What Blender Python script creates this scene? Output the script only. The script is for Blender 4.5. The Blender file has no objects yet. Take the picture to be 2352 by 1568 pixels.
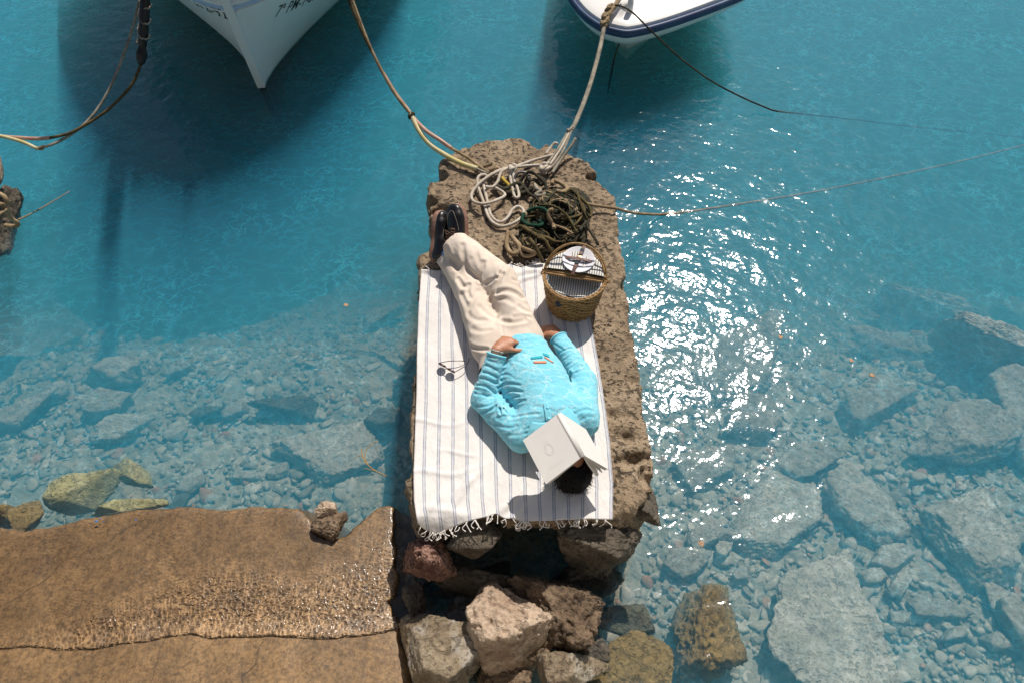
import bpy, bmesh, math, random
import numpy as np
from mathutils import Vector, Matrix
from mathutils.bvhtree import BVHTree

SC = bpy.context.scene
COL = SC.collection
R = math.radians

# ------------------------------------------------------------------ camera, sky, sun, exposure
CAM_Z, PITCH, FPX = 3.60, 54.0, 1640.0          # height over the sea, degrees below the horizon, focal length for a 2352 px wide frame
cam_data = bpy.data.cameras.new("camera")
cam_data.sensor_width = 36.0
cam_data.lens = 36.0 * FPX / 2352.0
cam_data.clip_start, cam_data.clip_end = 0.05, 2000.0
cam = bpy.data.objects.new("camera", cam_data)
COL.objects.link(cam)
cam.location = (0, 0, CAM_Z)
cam.rotation_euler = (R(90 - PITCH), 0, 0)
SC.camera = cam

SUN_EL, SUN_AZ = 53.5, 21.0                      # azimuth clockwise from +Y
world = bpy.data.worlds.new("World")
SC.world = world
world.use_nodes = True
_wn = world.node_tree
_wn.nodes.clear()
_sky = _wn.nodes.new("ShaderNodeTexSky")
_sky.sky_type = 'NISHITA'
_sky.sun_disc = False
_sky.sun_elevation = R(SUN_EL)
_sky.sun_rotation = R(SUN_AZ)
_sky.altitude = 0
_sky.air_density = 1.0
_sky.dust_density = 2.2
_bg = _wn.nodes.new("ShaderNodeBackground")
_bg.inputs["Strength"].default_value = 0.072
_wo = _wn.nodes.new("ShaderNodeOutputWorld")
_wn.links.new(_sky.outputs[0], _bg.inputs[0])
_wn.links.new(_bg.outputs[0], _wo.inputs[0])

sun_data = bpy.data.lights.new("sun", 'SUN')
sun_data.energy = 4.75
sun_data.angle = R(0.53)
sun_data.color = (1.0, 0.94, 0.86)
sun = bpy.data.objects.new("sun", sun_data)
COL.objects.link(sun)
SUN_DIR = Vector((math.sin(R(SUN_AZ)) * math.cos(R(SUN_EL)), math.cos(R(SUN_AZ)) * math.cos(R(SUN_EL)), math.sin(R(SUN_EL))))
sun.rotation_euler = SUN_DIR.to_track_quat('Z', 'Y').to_euler()
sun.location = SUN_DIR * 30

SC.view_settings.view_transform = 'Standard'
SC.view_settings.look = 'None'
SC.view_settings.exposure = 0.0
SC.view_settings.gamma = 1.0
SC.view_settings.use_curve_mapping = False
SC.render.engine = 'CYCLES'
cy = SC.cycles
cy.max_bounces = 7
cy.diffuse_bounces = 3
cy.glossy_bounces = 3
cy.transmission_bounces = 4
cy.transparent_max_bounces = 12
cy.volume_bounces = 1
cy.caustics_reflective = False
cy.caustics_refractive = False
cy.sample_clamp_indirect = 3.0
cy.use_denoising = True
cy.denoiser = 'OPENIMAGEDENOISE'
cy.use_adaptive_sampling = True
cy.adaptive_threshold = 0.012
cy.adaptive_min_samples = 32

# ------------------------------------------------------------------ geometry helpers
_t = R(PITCH)
def at(px, py, z):
    """Point of the place at height z that the photograph (2352 px wide) shows at px, py."""
    a, b = (px - 1176.0) / FPX, (784.0 - py) / FPX
    d = np.array([a, b * math.sin(_t) + math.cos(_t), b * math.cos(_t) - math.sin(_t)])
    return np.array([0, 0, CAM_Z]) + d * ((z - CAM_Z) / d[2])

def scale_at(px, py, z):
    """pixels per metre across the view there"""
    p = at(px, py, z)
    w = p[1] * math.cos(_t) - (p[2] - CAM_Z) * math.sin(_t)
    return FPX / w

def nrm(v):
    v = np.asarray(v, float)
    return v / np.linalg.norm(v)

def _hash(ix, iy, iz, seed):
    h = (ix.astype(np.uint32) * np.uint32(374761393) + iy.astype(np.uint32) * np.uint32(668265263) + iz.astype(np.uint32) * np.uint32(2246822519) + np.uint32((seed * 3266489917) & 0xffffffff))
    h = (h ^ (h >> np.uint32(13))) * np.uint32(1274126177)
    h = (h ^ (h >> np.uint32(16))) * np.uint32(2654435761)
    return ((h ^ (h >> np.uint32(15))) & np.uint32(0xffffff)).astype(np.float32) / np.float32(0xffffff) * 2 - 1

def noise3(x, y, z, seed=0):
    x, y, z = np.broadcast_arrays(np.asarray(x, np.float32), np.asarray(y, np.float32), np.asarray(z, np.float32))
    fx, fy, fz = np.floor(x), np.floor(y), np.floor(z)
    ix, iy, iz = fx.astype(np.int32), fy.astype(np.int32), fz.astype(np.int32)
    u, v, w = x - fx, y - fy, z - fz
    u = u * u * (3 - 2 * u); v = v * v * (3 - 2 * v); w = w * w * (3 - 2 * w)
    def c(a, b, d):
        return _hash(ix + a, iy + b, iz + d, seed)
    x00 = c(0,0,0) * (1-u) + c(1,0,0) * u
    x10 = c(0,1,0) * (1-u) + c(1,1,0) * u
    x01 = c(0,0,1) * (1-u) + c(1,0,1) * u
    x11 = c(0,1,1) * (1-u) + c(1,1,1) * u
    return (x00 * (1-v) + x10 * v) * (1-w) + (x01 * (1-v) + x11 * v) * w

def fbm(x, y, z, octaves=4, seed=0, gain=0.5, lac=2.03):
    s, a, tot = 0, 1.0, 0
    for o in range(octaves):
        s = s + a * noise3(x, y, z, seed + o * 17)
        tot += a
        a *= gain
        x, y, z = x * lac + 3.1, y * lac + 1.7, z * lac + 5.3
    return s / tot

def ridge(n):
    return 1 - np.abs(n) * 2

def smin(a, b, k):
    if k <= 0:
        return np.minimum(a, b)
    h = np.clip(0.5 + 0.5 * (b - a) / k, 0, 1)
    return b * (1 - h) + a * h - k * h * (1 - h)

class Field:
    """A distance field on a grid, meshed by surface nets: used for rock, cloth-covered bodies, hands."""
    def __init__(s, lo, hi, h):
        s.lo = np.array(lo, float); s.h = h
        s.n = np.ceil((np.array(hi) - s.lo) / h).astype(int) + 1
        s.ax = [(s.lo[i] + h * np.arange(s.n[i])).astype(np.float32) for i in range(3)]
        s.F = np.full(s.n, 9.0, np.float32)
    def win(s, lo, hi):
        a = np.clip(np.floor((np.array(lo) - s.lo) / s.h).astype(int), 0, s.n)
        b = np.clip(np.ceil((np.array(hi) - s.lo) / s.h).astype(int) + 1, 0, s.n)
        return tuple(slice(a[i], b[i]) for i in range(3))
    def grid(s, w=None):
        w = w or (slice(None),) * 3
        return s.ax[0][w[0]][:, None, None], s.ax[1][w[1]][None, :, None], s.ax[2][w[2]][None, None, :]
    def union(s, fn, lo, hi, k=0.0, m=0.05):
        w = s.win(np.array(lo) - m, np.array(hi) + m)
        if any(q.stop <= q.start for q in w):
            return
        d = fn(*s.grid(w))
        s.F[w] = smin(s.F[w], d, k)
    def cone(s, a, b, ra, rb, k=0.0, sq=None, cut=None):
        """tapered capsule; sq = (direction, factor) flattens the section; cut = planes (point, outward normal)"""
        a, b = np.array(a, float), np.array(b, float)
        ab = b - a
        L2 = max(ab @ ab, 1e-9)
        f = max([1.0] + [1.0 / q[1] if q[1] < 1 else q[1] for q in (sq or [])])
        r = max(ra, rb) * f
        def fn(x, y, z):
            px, py, pz = x - a[0], y - a[1], z - a[2]
            t = np.clip((px * ab[0] + py * ab[1] + pz * ab[2]) / L2, 0, 1)
            qx, qy, qz = px - t * ab[0], py - t * ab[1], pz - t * ab[2]
            for dr, fac in (sq or []):
                dt = qx * dr[0] + qy * dr[1] + qz * dr[2]
                g = (1.0 / fac - 1.0)
                qx, qy, qz = qx + dt * g * dr[0], qy + dt * g * dr[1], qz + dt * g * dr[2]
            d = np.sqrt(qx * qx + qy * qy + qz * qz) - (ra + (rb - ra) * t)
            for pt, nn in (cut or []):
                d = np.maximum(d, (x - pt[0]) * nn[0] + (y - pt[1]) * nn[1] + (z - pt[2]) * nn[2])
            return d
        s.union(fn, np.minimum(a, b) - r, np.maximum(a, b) + r, k, m=max(0.02, 2 * k))
    def band(s, width):
        return np.nonzero(np.abs(s.F) < width)
    def displace(s, fn, width=0.06):
        i = s.band(width)
        s.F[i] += fn(s.ax[0][i[0]], s.ax[1][i[1]], s.ax[2][i[2]]).astype(np.float32)
    def mesh(s):
        F = s.F
        S = F < 0
        nx, ny, nz = s.n
        c = S[:-1, :-1, :-1].astype(np.uint8)
        tot = np.zeros((nx-1, ny-1, nz-1), np.uint8)
        for dx in (0, 1):
            for dy in (0, 1):
                for dz in (0, 1):
                    tot += S[dx:nx-1+dx, dy:ny-1+dy, dz:nz-1+dz]
        act = (tot > 0) & (tot < 8)
        I, J, K = np.nonzero(act)
        idx = np.full(act.shape, -1, np.int32)
        idx[I, J, K] = np.arange(len(I))
        corner = {}
        for dx in (0, 1):
            for dy in (0, 1):
                for dz in (0, 1):
                    corner[dx, dy, dz] = F[I+dx, J+dy, K+dz]
        acc = np.zeros((len(I), 3)); cnt = np.zeros(len(I))
        for ax in range(3):
            for p in (0, 1):
                for q in (0, 1):
                    o = [p, q]; o.insert(ax, 0); e = list(o); e[ax] = 1
                    fa, fb = corner[tuple(o)], corner[tuple(e)]
                    m = (fa < 0) != (fb < 0)
                    t = np.where(m, fa / np.where(m, fa - fb, 1), 0)
                    pos = np.tile(np.array(o, float), (len(I), 1)); pos[:, ax] = t
                    acc[m] += pos[m]; cnt[m] += 1
        V = s.lo + s.h * (np.stack([I, J, K], 1) + acc / np.maximum(cnt, 1)[:, None])
        quads = []
        for ax in range(3):
            sl0 = [slice(1, -1)] * 3; sl1 = [slice(1, -1)] * 3
            sl0[ax] = slice(0, -1); sl1[ax] = slice(1, None)
            A, B = S[tuple(sl0)], S[tuple(sl1)]
            for flip, msk in ((False, A & ~B), (True, B & ~A)):
                e = np.nonzero(msk)
                e = [e[i] + (0 if i == ax else 1) for i in range(3)]
                u, v = (ax + 1) % 3, (ax + 2) % 3
                def cell(du, dv):
                    q = [e[0].copy(), e[1].copy(), e[2].copy()]
                    q[u] = q[u] - du; q[v] = q[v] - dv
                    return idx[q[0], q[1], q[2]]
                Q = np.stack([cell(1, 1), cell(0, 1), cell(0, 0), cell(1, 0)], 1)
                quads.append(Q[:, ::-1] if flip else Q)
        return V, np.concatenate(quads)

def relax(V, Fc, n=1, f=0.5):
    """Laplacian smoothing of a quad mesh"""
    E = np.concatenate([Fc[:, [0, 1]], Fc[:, [1, 2]], Fc[:, [2, 3]], Fc[:, [3, 0]]])
    for _ in range(n):
        acc = np.zeros_like(V); cnt = np.zeros(len(V))
        np.add.at(acc, E[:, 0], V[E[:, 1]]); np.add.at(acc, E[:, 1], V[E[:, 0]])
        np.add.at(cnt, E[:, 0], 1); np.add.at(cnt, E[:, 1], 1)
        V = V * (1 - f) + f * acc / np.maximum(cnt, 1)[:, None]
    return V

def poly_sdf(poly, x, y):
    """signed distance (negative inside) to a polygon, on the grid x (column) by y (row)"""
    d = np.full(np.broadcast(x, y).shape, 1e9, np.float64)
    sgn = np.ones(d.shape)
    n = len(poly)
    for i in range(n):
        ax, ay = poly[i][0], poly[i][1]; bx, by = poly[i-1][0], poly[i-1][1]
        ex, ey = bx - ax, by - ay
        wx, wy = x - ax, y - ay
        t = np.clip((wx * ex + wy * ey) / (ex * ex + ey * ey + 1e-12), 0, 1)
        d = np.minimum(d, (wx - ex * t) ** 2 + (wy - ey * t) ** 2)
        c1 = y >= ay; c2 = y < by; c3 = ex * wy > ey * wx
        flip = (c1 & c2 & c3) | (~c1 & ~c2 & ~c3)
        sgn = np.where(flip, -sgn, sgn)
    return sgn * np.sqrt(d)

# ------------------------------------------------------------------ object helpers
def thing(name, label, cat, loc=(0, 0, 0), group=None):
    o = bpy.data.objects.new(name, None)
    o.empty_display_size = 0.1
    COL.objects.link(o)
    o.location = tuple(float(v) for v in loc)
    return tag(o, label, cat, group)

def tag(o, label=None, cat=None, group=None, kind=None):
    for k, v in (("label", label), ("category", cat), ("group", group), ("kind", kind)):
        if v:
            o[k] = v
    return o

def mesh_data(name, V, Fc, mats, smooth=True, uv=None, mat_idx=None):
    me = bpy.data.meshes.new(name)
    V = np.asarray(V, np.float32)
    if isinstance(Fc, np.ndarray):
        k = Fc.shape[1]
        me.vertices.add(len(V)); me.vertices.foreach_set("co", V.ravel())
        me.loops.add(Fc.size); me.loops.foreach_set("vertex_index", Fc.astype(np.int32).ravel())
        me.polygons.add(len(Fc))
        me.polygons.foreach_set("loop_start", np.arange(0, Fc.size, k, dtype=np.int32))
        me.polygons.foreach_set("loop_total", np.full(len(Fc), k, np.int32))
        me.update(calc_edges=True)
        me.validate()
    else:
        me.from_pydata([tuple(map(float, v)) for v in V], [], [tuple(int(i) for i in f) for f in Fc])
    for m in (mats if isinstance(mats, (list, tuple)) else [mats]):
        me.materials.append(m)
    if smooth:
        me.polygons.foreach_set("use_smooth", np.ones(len(me.polygons), bool))
    if mat_idx is not None:
        me.polygons.foreach_set("material_index", np.asarray(mat_idx, np.int32))
    if uv is not None:
        lay = me.uv_layers.new(name="UVMap")
        li = np.empty(len(me.loops), np.int32); me.loops.foreach_get("vertex_index", li)
        lay.data.foreach_set("uv", np.asarray(uv, np.float32)[li].ravel())
    return me

def mk(name, V, Fc, mats, parent=None, loc=None, **kw):
    """One mesh object from points given in the place's own coordinates; its origin is its thing's (or loc)."""
    V = np.asarray(V, float)
    if parent is not None:
        base = np.zeros(3); q = parent
        while q is not None:
            base += np.array(q.location); q = q.parent
        rel = np.zeros(3)
    else:
        base = np.array(loc if loc is not None else (0, 0, 0), float); rel = base
    o = bpy.data.objects.new(name, mesh_data(name, V - base, Fc, mats, **kw))
    COL.objects.link(o)
    o.location = tuple(rel)
    o.parent = parent
    return o

def join(parts):
    """[(V, faces)] -> one (V, faces)"""
    Vs, Fs, n = [], [], 0
    arr = all(isinstance(f, np.ndarray) and f.shape[1] == parts[0][1].shape[1] for _, f in parts if True) if isinstance(parts[0][1], np.ndarray) else False
    for V, Fc in parts:
        Vs.append(np.asarray(V, float))
        if arr:
            Fs.append(Fc + n)
        else:
            Fs += [tuple(int(i) + n for i in f) for f in Fc]
        n += len(V)
    return np.concatenate(Vs), (np.concatenate(Fs) if arr else Fs)

_ICO = {}
def ico(sub):
    if sub not in _ICO:
        bm = bmesh.new()
        bmesh.ops.create_icosphere(bm, subdivisions=sub, radius=1.0)
        bm.verts.ensure_lookup_table()
        V = np.array([v.co[:] for v in bm.verts]); Fc = np.array([[v.index for v in f.verts] for f in bm.faces])
        bm.free()
        _ICO[sub] = (V / np.linalg.norm(V, axis=1)[:, None], Fc)
    return _ICO[sub]

def box(c, s, rot=None, bev=0.0):
    """8-vertex box (or bevelled) centred on c"""
    bm = bmesh.new()
    bmesh.ops.create_cube(bm, size=1.0)
    for v in bm.verts:
        v.co = Vector((v.co.x * s[0], v.co.y * s[1], v.co.z * s[2]))
    if bev:
        bmesh.ops.bevel(bm, geom=list(bm.edges), offset=bev, segments=2, affect='EDGES', profile=0.6)
    V = np.array([v.co[:] for v in bm.verts]); bm.verts.index_update()
    Fc = [tuple(v.index for v in f.verts) for f in bm.faces]
    bm.free()
    if rot is not None:
        V = V @ np.array(rot).T
    return V + np.array(c), Fc

def spline(pts, step=0.01, closed=False):
    """Catmull-Rom through pts, resampled every step metres"""
    P = np.array(pts, float)
    n = len(P)
    out = []
    for i in range(n if closed else n - 1):
        if closed:
            p0, p1, p2, p3 = P[i-1], P[i], P[(i+1) % n], P[(i+2) % n]
        else:
            p0, p1, p2, p3 = P[max(i-1, 0)], P[i], P[i+1], P[min(i+2, n-1)]
        m = max(2, int(np.linalg.norm(p2 - p1) / step * 1.5))
        t = np.linspace(0, 1, m, endpoint=False)[:, None]
        out.append(0.5 * (2*p1 + (p2-p0)*t + (2*p0-5*p1+4*p2-p3)*t*t + (3*p1-p0-3*p2+p3)*t**3))
    out = np.concatenate(out + ([] if closed else [P[-1:]]))
    d = np.r_[0, np.cumsum(np.linalg.norm(np.diff(out, axis=0), axis=1))]
    k = max(3, int(d[-1] / step))
    s = np.linspace(0, d[-1], k)
    return np.stack([np.interp(s, d, out[:, j]) for j in range(3)], 1)

def tube(P, r, seg=10, lobes=0, lay=0.06, depth=0.18, closed=False, caps=True, flat=None):
    """Sweep along points P; lobes > 0 gives the section of laid rope, turning once every lay metres."""
    P = np.asarray(P, float)
    n = len(P)
    T = np.gradient(P, axis=0)
    T /= np.maximum(np.linalg.norm(T, axis=1), 1e-9)[:, None]
    up = np.array([0, 0, 1.0]) if abs(T[0][2]) < 0.9 else np.array([1.0, 0, 0])
    N = np.zeros_like(P)
    a = up - T[0] * (up @ T[0]); N[0] = a / np.linalg.norm(a)
    for i in range(1, n):
        a = N[i-1] - T[i] * (N[i-1] @ T[i]); N[i] = a / max(np.linalg.norm(a), 1e-9)
    B = np.cross(T, N)
    d = np.r_[0, np.cumsum(np.linalg.norm(np.diff(P, axis=0), axis=1))]
    rr = np.broadcast_to(np.asarray(r, float), (n,))
    ang = np.linspace(0, 2*math.pi, seg, endpoint=False)[None, :]
    tw = (d / lay * 2 * math.pi)[:, None] if lobes else 0
    th = ang + 0 * d[:, None]
    rad = rr[:, None] * (1 + (depth * (np.abs(np.cos(lobes * 0.5 * (th - tw))) - 0.7) if lobes else 0))
    fx, fy = (1, 1) if flat is None else flat
    V = P[:, None, :] + (np.cos(th) * rad * fx)[:, :, None] * N[:, None, :] + (np.sin(th) * rad * fy)[:, :, None] * B[:, None, :]
    V = V.reshape(-1, 3)
    i, j = np.meshgrid(np.arange(n if closed else n-1), np.arange(seg), indexing='ij')
    i2, j2 = (i + 1) % n, (j + 1) % seg
    Q = np.stack([i*seg+j, i*seg+j2, i2*seg+j2, i2*seg+j], -1).reshape(-1, 4)
    if caps and not closed:
        V = np.concatenate([V, P[:1], P[-1:]])
        a, b = len(V) - 2, len(V) - 1
        js = np.arange(seg); j2 = (js + 1) % seg
        Q = np.concatenate([Q, np.stack([np.full(seg, a), j2, js, js], -1)[:, [0, 1, 2, 3]][:, :4], np.stack([np.full(seg, b), (n-1)*seg+js, (n-1)*seg+j2, (n-1)*seg+j2], -1)])
        tri = [tuple(q) if q[2] != q[3] else tuple(q[:3]) for q in Q.tolist()]
        return V, tri
    return V, Q

def lathe(profile, seg=32, c=(0, 0, 0), sx=1.0, sy=1.0, ang=0.0):
    pr = np.array(profile, float)
    th = np.linspace(0, 2*math.pi, seg, endpoint=False)
    V = np.stack([np.outer(pr[:, 0], np.cos(th)) * sx, np.outer(pr[:, 0], np.sin(th)) * sy, np.repeat(pr[:, 1:2], seg, 1)], -1).reshape(-1, 3)
    ca, sa = math.cos(ang), math.sin(ang)
    V = V @ np.array([[ca, sa, 0], [-sa, ca, 0], [0, 0, 1]]) + np.array(c)
    n = len(pr)
    i, j = np.meshgrid(np.arange(n-1), np.arange(seg), indexing='ij')
    j2 = (j + 1) % seg
    return V, np.stack([i*seg+j, i*seg+j2, (i+1)*seg+j2, (i+1)*seg+j], -1).reshape(-1, 4)

def sheet(X):
    """quads over a (n, m, 3) grid of points"""
    n, m = X.shape[:2]
    i, j = np.meshgrid(np.arange(n-1), np.arange(m-1), indexing='ij')
    return X.reshape(-1, 3), np.stack([i*m+j, (i+1)*m+j, (i+1)*m+j+1, i*m+j+1], -1).reshape(-1, 4)

# ------------------------------------------------------------------ material helper
class G:
    def __init__(s, name):
        s.m = bpy.data.materials.new(name)
        s.m.use_nodes = True
        s.nt = s.m.node_tree
        s.nt.nodes.clear()
        s.out = s.nt.nodes.new("ShaderNodeOutputMaterial")
        s._tc = None
    def add(s, t, ins=None, **props):
        n = s.nt.nodes.new(t)
        for k, v in props.items():
            setattr(n, k, v)
        for k, v in (ins or {}).items():
            k = n.inputs[k]
            if isinstance(v, bpy.types.NodeSocket):
                s.nt.links.new(v, k)
            else:
                if isinstance(v, (tuple, list)) and len(v) == 3 and k.type == 'RGBA':
                    v = (*v, 1)
                k.default_value = v
        return n
    def co(s, scale=(1, 1, 1), rot=(0, 0, 0), kind="Object", loc=(0, 0, 0)):
        if s._tc is None:
            s._tc = s.add("ShaderNodeTexCoord")
        if scale == (1, 1, 1) and rot == (0, 0, 0):
            return s._tc.outputs[kind]
        return s.add("ShaderNodeMapping", {"Vector": s._tc.outputs[kind], "Scale": scale, "Rotation": rot, "Location": loc}).outputs[0]
    def noise(s, scale, detail=4.0, rough=0.6, vec=None, dist=0.0, out=0):
        return s.add("ShaderNodeTexNoise", {"Vector": vec or s.co(), "Scale": scale, "Detail": detail, "Roughness": rough, "Distortion": dist}).outputs[out]
    def vor(s, scale, feature='F1', vec=None, out="Distance", smooth=None, rnd=1.0):
        ins = {"Vector": vec or s.co(), "Scale": scale, "Randomness": rnd}
        n = s.add("ShaderNodeTexVoronoi", feature=feature)
        for k, v in ins.items():
            if isinstance(v, bpy.types.NodeSocket): s.nt.links.new(v, n.inputs[k])
            else: n.inputs[k].default_value = v
        return n.outputs[out]
    def warp(s, vec, amount, scale, detail=3):
        nz = s.add("ShaderNodeTexNoise", {"Vector": vec, "Scale": scale, "Detail": detail}).outputs["Color"]
        sub = s.add("ShaderNodeVectorMath", {0: nz, 1: (0.5, 0.5, 0.5)}, operation='SUBTRACT').outputs[0]
        mul = s.add("ShaderNodeVectorMath", {0: sub, "Scale": amount}, operation='SCALE').outputs[0]
        return s.add("ShaderNodeVectorMath", {0: vec, 1: mul}, operation='ADD').outputs[0]
    def ramp(s, fac, stops, interp='LINEAR'):
        n = s.add("ShaderNodeValToRGB", {"Fac": fac})
        cr = n.color_ramp
        cr.interpolation = interp
        while len(cr.elements) < len(stops):
            cr.elements.new(0.5)
        for e, (p, c) in zip(cr.elements, stops):
            e.position = p
            e.color = (*c, 1) if isinstance(c, (tuple, list)) else (c, c, c, 1)
        return n.outputs[0]
    def mix(s, fac, a, b, mode='MIX'):
        n = s.add("ShaderNodeMix", data_type='RGBA', blend_type=mode)
        for k, v in ((0, fac), (6, a), (7, b)):
            if isinstance(v, bpy.types.NodeSocket): s.nt.links.new(v, n.inputs[k])
            else: n.inputs[k].default_value = v if k == 0 else (*v, 1)
        return n.outputs[2]
    def math(s, op, a, b=0.0, c=None, clamp=False):
        ins = {0: a, 1: b}
        if c is not None: ins[2] = c
        return s.add("ShaderNodeMath", ins, operation=op, use_clamp=clamp).outputs[0]
    def bump(s, h, strength=0.5, dist=0.01, normal=None):
        ins = {"Height": h, "Strength": strength, "Distance": dist}
        if normal is not None: ins["Normal"] = normal
        return s.add("ShaderNodeBump", ins).outputs[0]
    def surf(s, color, rough=0.8, normal=None, **kw):
        ins = {"Base Color": color, "Roughness": rough}
        if normal is not None: ins["Normal"] = normal
        ins.update({k.replace("_", " "): v for k, v in kw.items()})
        n = s.add("ShaderNodeBsdfPrincipled", ins)
        s.nt.links.new(n.outputs[0], s.out.inputs["Surface"])
        return s.m
# ------------------------------------------------------------------ materials of the setting
def sea_material():
    g = G("sea_water")
    co = g.co()
    n1 = g.noise(2.2, 2, 0.5, co)
    cs = g.co((1.0, 1.1, 1.0), (0, 0, 0.5))
    n2 = g.noise(6.2, 2.5, 0.5, g.warp(cs, 0.10, 3.0))
    n3 = g.noise(21.0, 2.0, 0.5, g.warp(cs, 0.03, 8.0))
    b = g.bump(n1, 1.0, 0.020)
    b = g.bump(n2, 1.0, 0.0140, b)
    b = g.bump(n3, 1.0, 0.0031, b)
    # caustic light painted into the tint: noise veins stand in for waves focusing sunlight
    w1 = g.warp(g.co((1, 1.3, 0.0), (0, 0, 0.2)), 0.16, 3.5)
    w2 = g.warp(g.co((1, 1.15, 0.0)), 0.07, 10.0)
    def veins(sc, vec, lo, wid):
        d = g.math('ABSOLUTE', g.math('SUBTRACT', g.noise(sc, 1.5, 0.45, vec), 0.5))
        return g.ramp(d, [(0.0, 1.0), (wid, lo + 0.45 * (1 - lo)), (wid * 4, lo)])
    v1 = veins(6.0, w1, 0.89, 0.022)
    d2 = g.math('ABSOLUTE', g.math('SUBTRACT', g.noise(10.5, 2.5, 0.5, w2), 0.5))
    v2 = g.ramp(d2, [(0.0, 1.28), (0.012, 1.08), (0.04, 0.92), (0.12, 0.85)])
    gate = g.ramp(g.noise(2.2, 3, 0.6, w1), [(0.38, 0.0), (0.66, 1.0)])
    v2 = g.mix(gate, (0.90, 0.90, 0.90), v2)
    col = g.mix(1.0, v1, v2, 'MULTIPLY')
    col = g.mix(1.0, col, (1.14, 1.14, 1.14), 'MULTIPLY')                # painted caustics keep the mean: bright veins over 1, the rest below
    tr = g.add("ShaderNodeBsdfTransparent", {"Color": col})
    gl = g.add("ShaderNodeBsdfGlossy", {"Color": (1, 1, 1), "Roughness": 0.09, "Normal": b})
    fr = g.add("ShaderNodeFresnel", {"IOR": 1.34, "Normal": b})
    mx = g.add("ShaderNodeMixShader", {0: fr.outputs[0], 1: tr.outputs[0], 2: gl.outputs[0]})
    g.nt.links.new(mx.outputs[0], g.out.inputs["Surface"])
    sc = g.add("ShaderNodeVolumeScatter", {"Color": (0.085, 0.585, 0.90), "Density": 1.06, "Anisotropy": 0.0})
    ab = g.add("ShaderNodeVolumeAbsorption", {"Color": (0.0, 0.63, 0.89), "Density": 0.58})
    ad = g.add("ShaderNodeAddShader", {0: sc.outputs[0], 1: ab.outputs[0]})
    g.nt.links.new(ad.outputs[0], g.out.inputs["Volume"])
    return g.m

def bed_material():
    g = G("pebble_seabed")
    co = g.co()
    cell = g.vor(15.0, 'F1', g.warp(co, 0.05, 9.0), out="Color")
    val = g.add("ShaderNodeSeparateColor", {0: cell}).outputs[0]
    c = g.ramp(val, [(0.0, (0.22, 0.25, 0.22)), (0.5, (0.36, 0.37, 0.32)), (1.0, (0.50, 0.49, 0.42))])
    c = g.mix(g.ramp(g.noise(1.6, 4), [(0.35, 0.0), (0.65, 0.6)]), c, (0.27, 0.29, 0.25))
    h = g.math('ADD', g.vor(15.0, 'SMOOTH_F1', g.warp(co, 0.05, 9.0)), g.noise(30, 4))
    return g.surf(c, 0.9, g.bump(h, 0.8, 0.03))

def stone_material(name, a, b, c, pit=0.5, scale=1.0, rough=0.88, spec=0.3, moss=None, bump=0.012, pale=None):
    """weathered stone: two mottled tones, dark pits, grain"""
    g = G(name)
    co = g.co()
    m = g.ramp(g.noise(5.0 * scale, 6, 0.65, g.warp(co, 0.1, 4.0)), [(0.32, a), (0.52, b), (0.70, c)])
    fine = g.noise(90.0 * scale, 3, 0.7)
    mid = g.noise(60.0 * scale, 6, 0.75, g.warp(co, 0.02, 30))
    m = g.mix(0.6, m, g.ramp(g.math('MULTIPLY', g.math('ADD', fine, mid), 0.5), [(0.36, 0.25), (0.52, 0.85), (0.66, 1.0)]), 'MULTIPLY')
    if pale:
        m = g.mix(g.ramp(g.noise(3.2 * scale, 5, 0.6, g.co(loc=(3, 1, 7))), [(0.52, 0.0), (0.62, 0.85)]), m, pale)
    pitn = g.noise(34.0 * scale, 4, 0.62, g.warp(co, 0.03, 20))
    pits = g.ramp(pitn, [(0.39, 1.0), (0.46, 0.0)])
    big = g.ramp(g.vor(22.0 * scale, 'SMOOTH_F1', g.warp(co, 0.06, 14)), [(0.08, 1.0), (0.24, 0.0)])
    hole = g.math('MULTIPLY', g.math('MAXIMUM', pits, big), g.ramp(g.noise(4.0 * scale, 3, 0.6, g.co(loc=(9, 2, 4))), [(0.36, 0.35), (0.58, 1.0)]))
    m = g.mix(g.math('MULTIPLY', hole, pit), m, (0.035, 0.027, 0.018))
    if moss:
        m = g.mix(g.ramp(g.noise(4.5 * scale, 6, 0.7, g.co(loc=(5, 5, 1))), [(0.40, 0.0), (0.58, 1.0)]), m, moss)
    h = g.math('SUBTRACT', g.math('ADD', g.math('MULTIPLY', g.noise(24 * scale, 8, 0.72), 1.1), g.math('MULTIPLY', g.math('ADD', fine, mid), 0.5)), g.math('MULTIPLY', hole, 0.9))
    return g.surf(m, rough, g.bump(h, 0.9, bump), Specular_IOR_Level=spec)

M = {}
M['sea'] = sea_material()
M['bed'] = bed_material()
M['pier'] = stone_material("pitted_concrete", (0.27, 0.195, 0.125), (0.40, 0.295, 0.19), (0.52, 0.395, 0.27), pit=0.92, bump=0.020)
M['boulder'] = stone_material("sunken_stone", (0.26, 0.27, 0.23), (0.40, 0.40, 0.35), (0.52, 0.51, 0.45), pit=0.35, bump=0.007)
M['boulder_pale'] = stone_material("pale_sunken_stone", (0.34, 0.35, 0.30), (0.50, 0.50, 0.44), (0.62, 0.61, 0.54), pit=0.25, bump=0.007)
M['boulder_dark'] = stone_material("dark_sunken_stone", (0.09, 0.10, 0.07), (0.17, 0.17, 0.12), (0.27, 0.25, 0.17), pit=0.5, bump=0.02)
M['mossy'] = stone_material("mossy_stone", (0.13, 0.085, 0.03), (0.30, 0.20, 0.06), (0.42, 0.31, 0.11), pit=0.55, moss=(0.27, 0.19, 0.065), rough=0.55, spec=0.5, bump=0.016)
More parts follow.
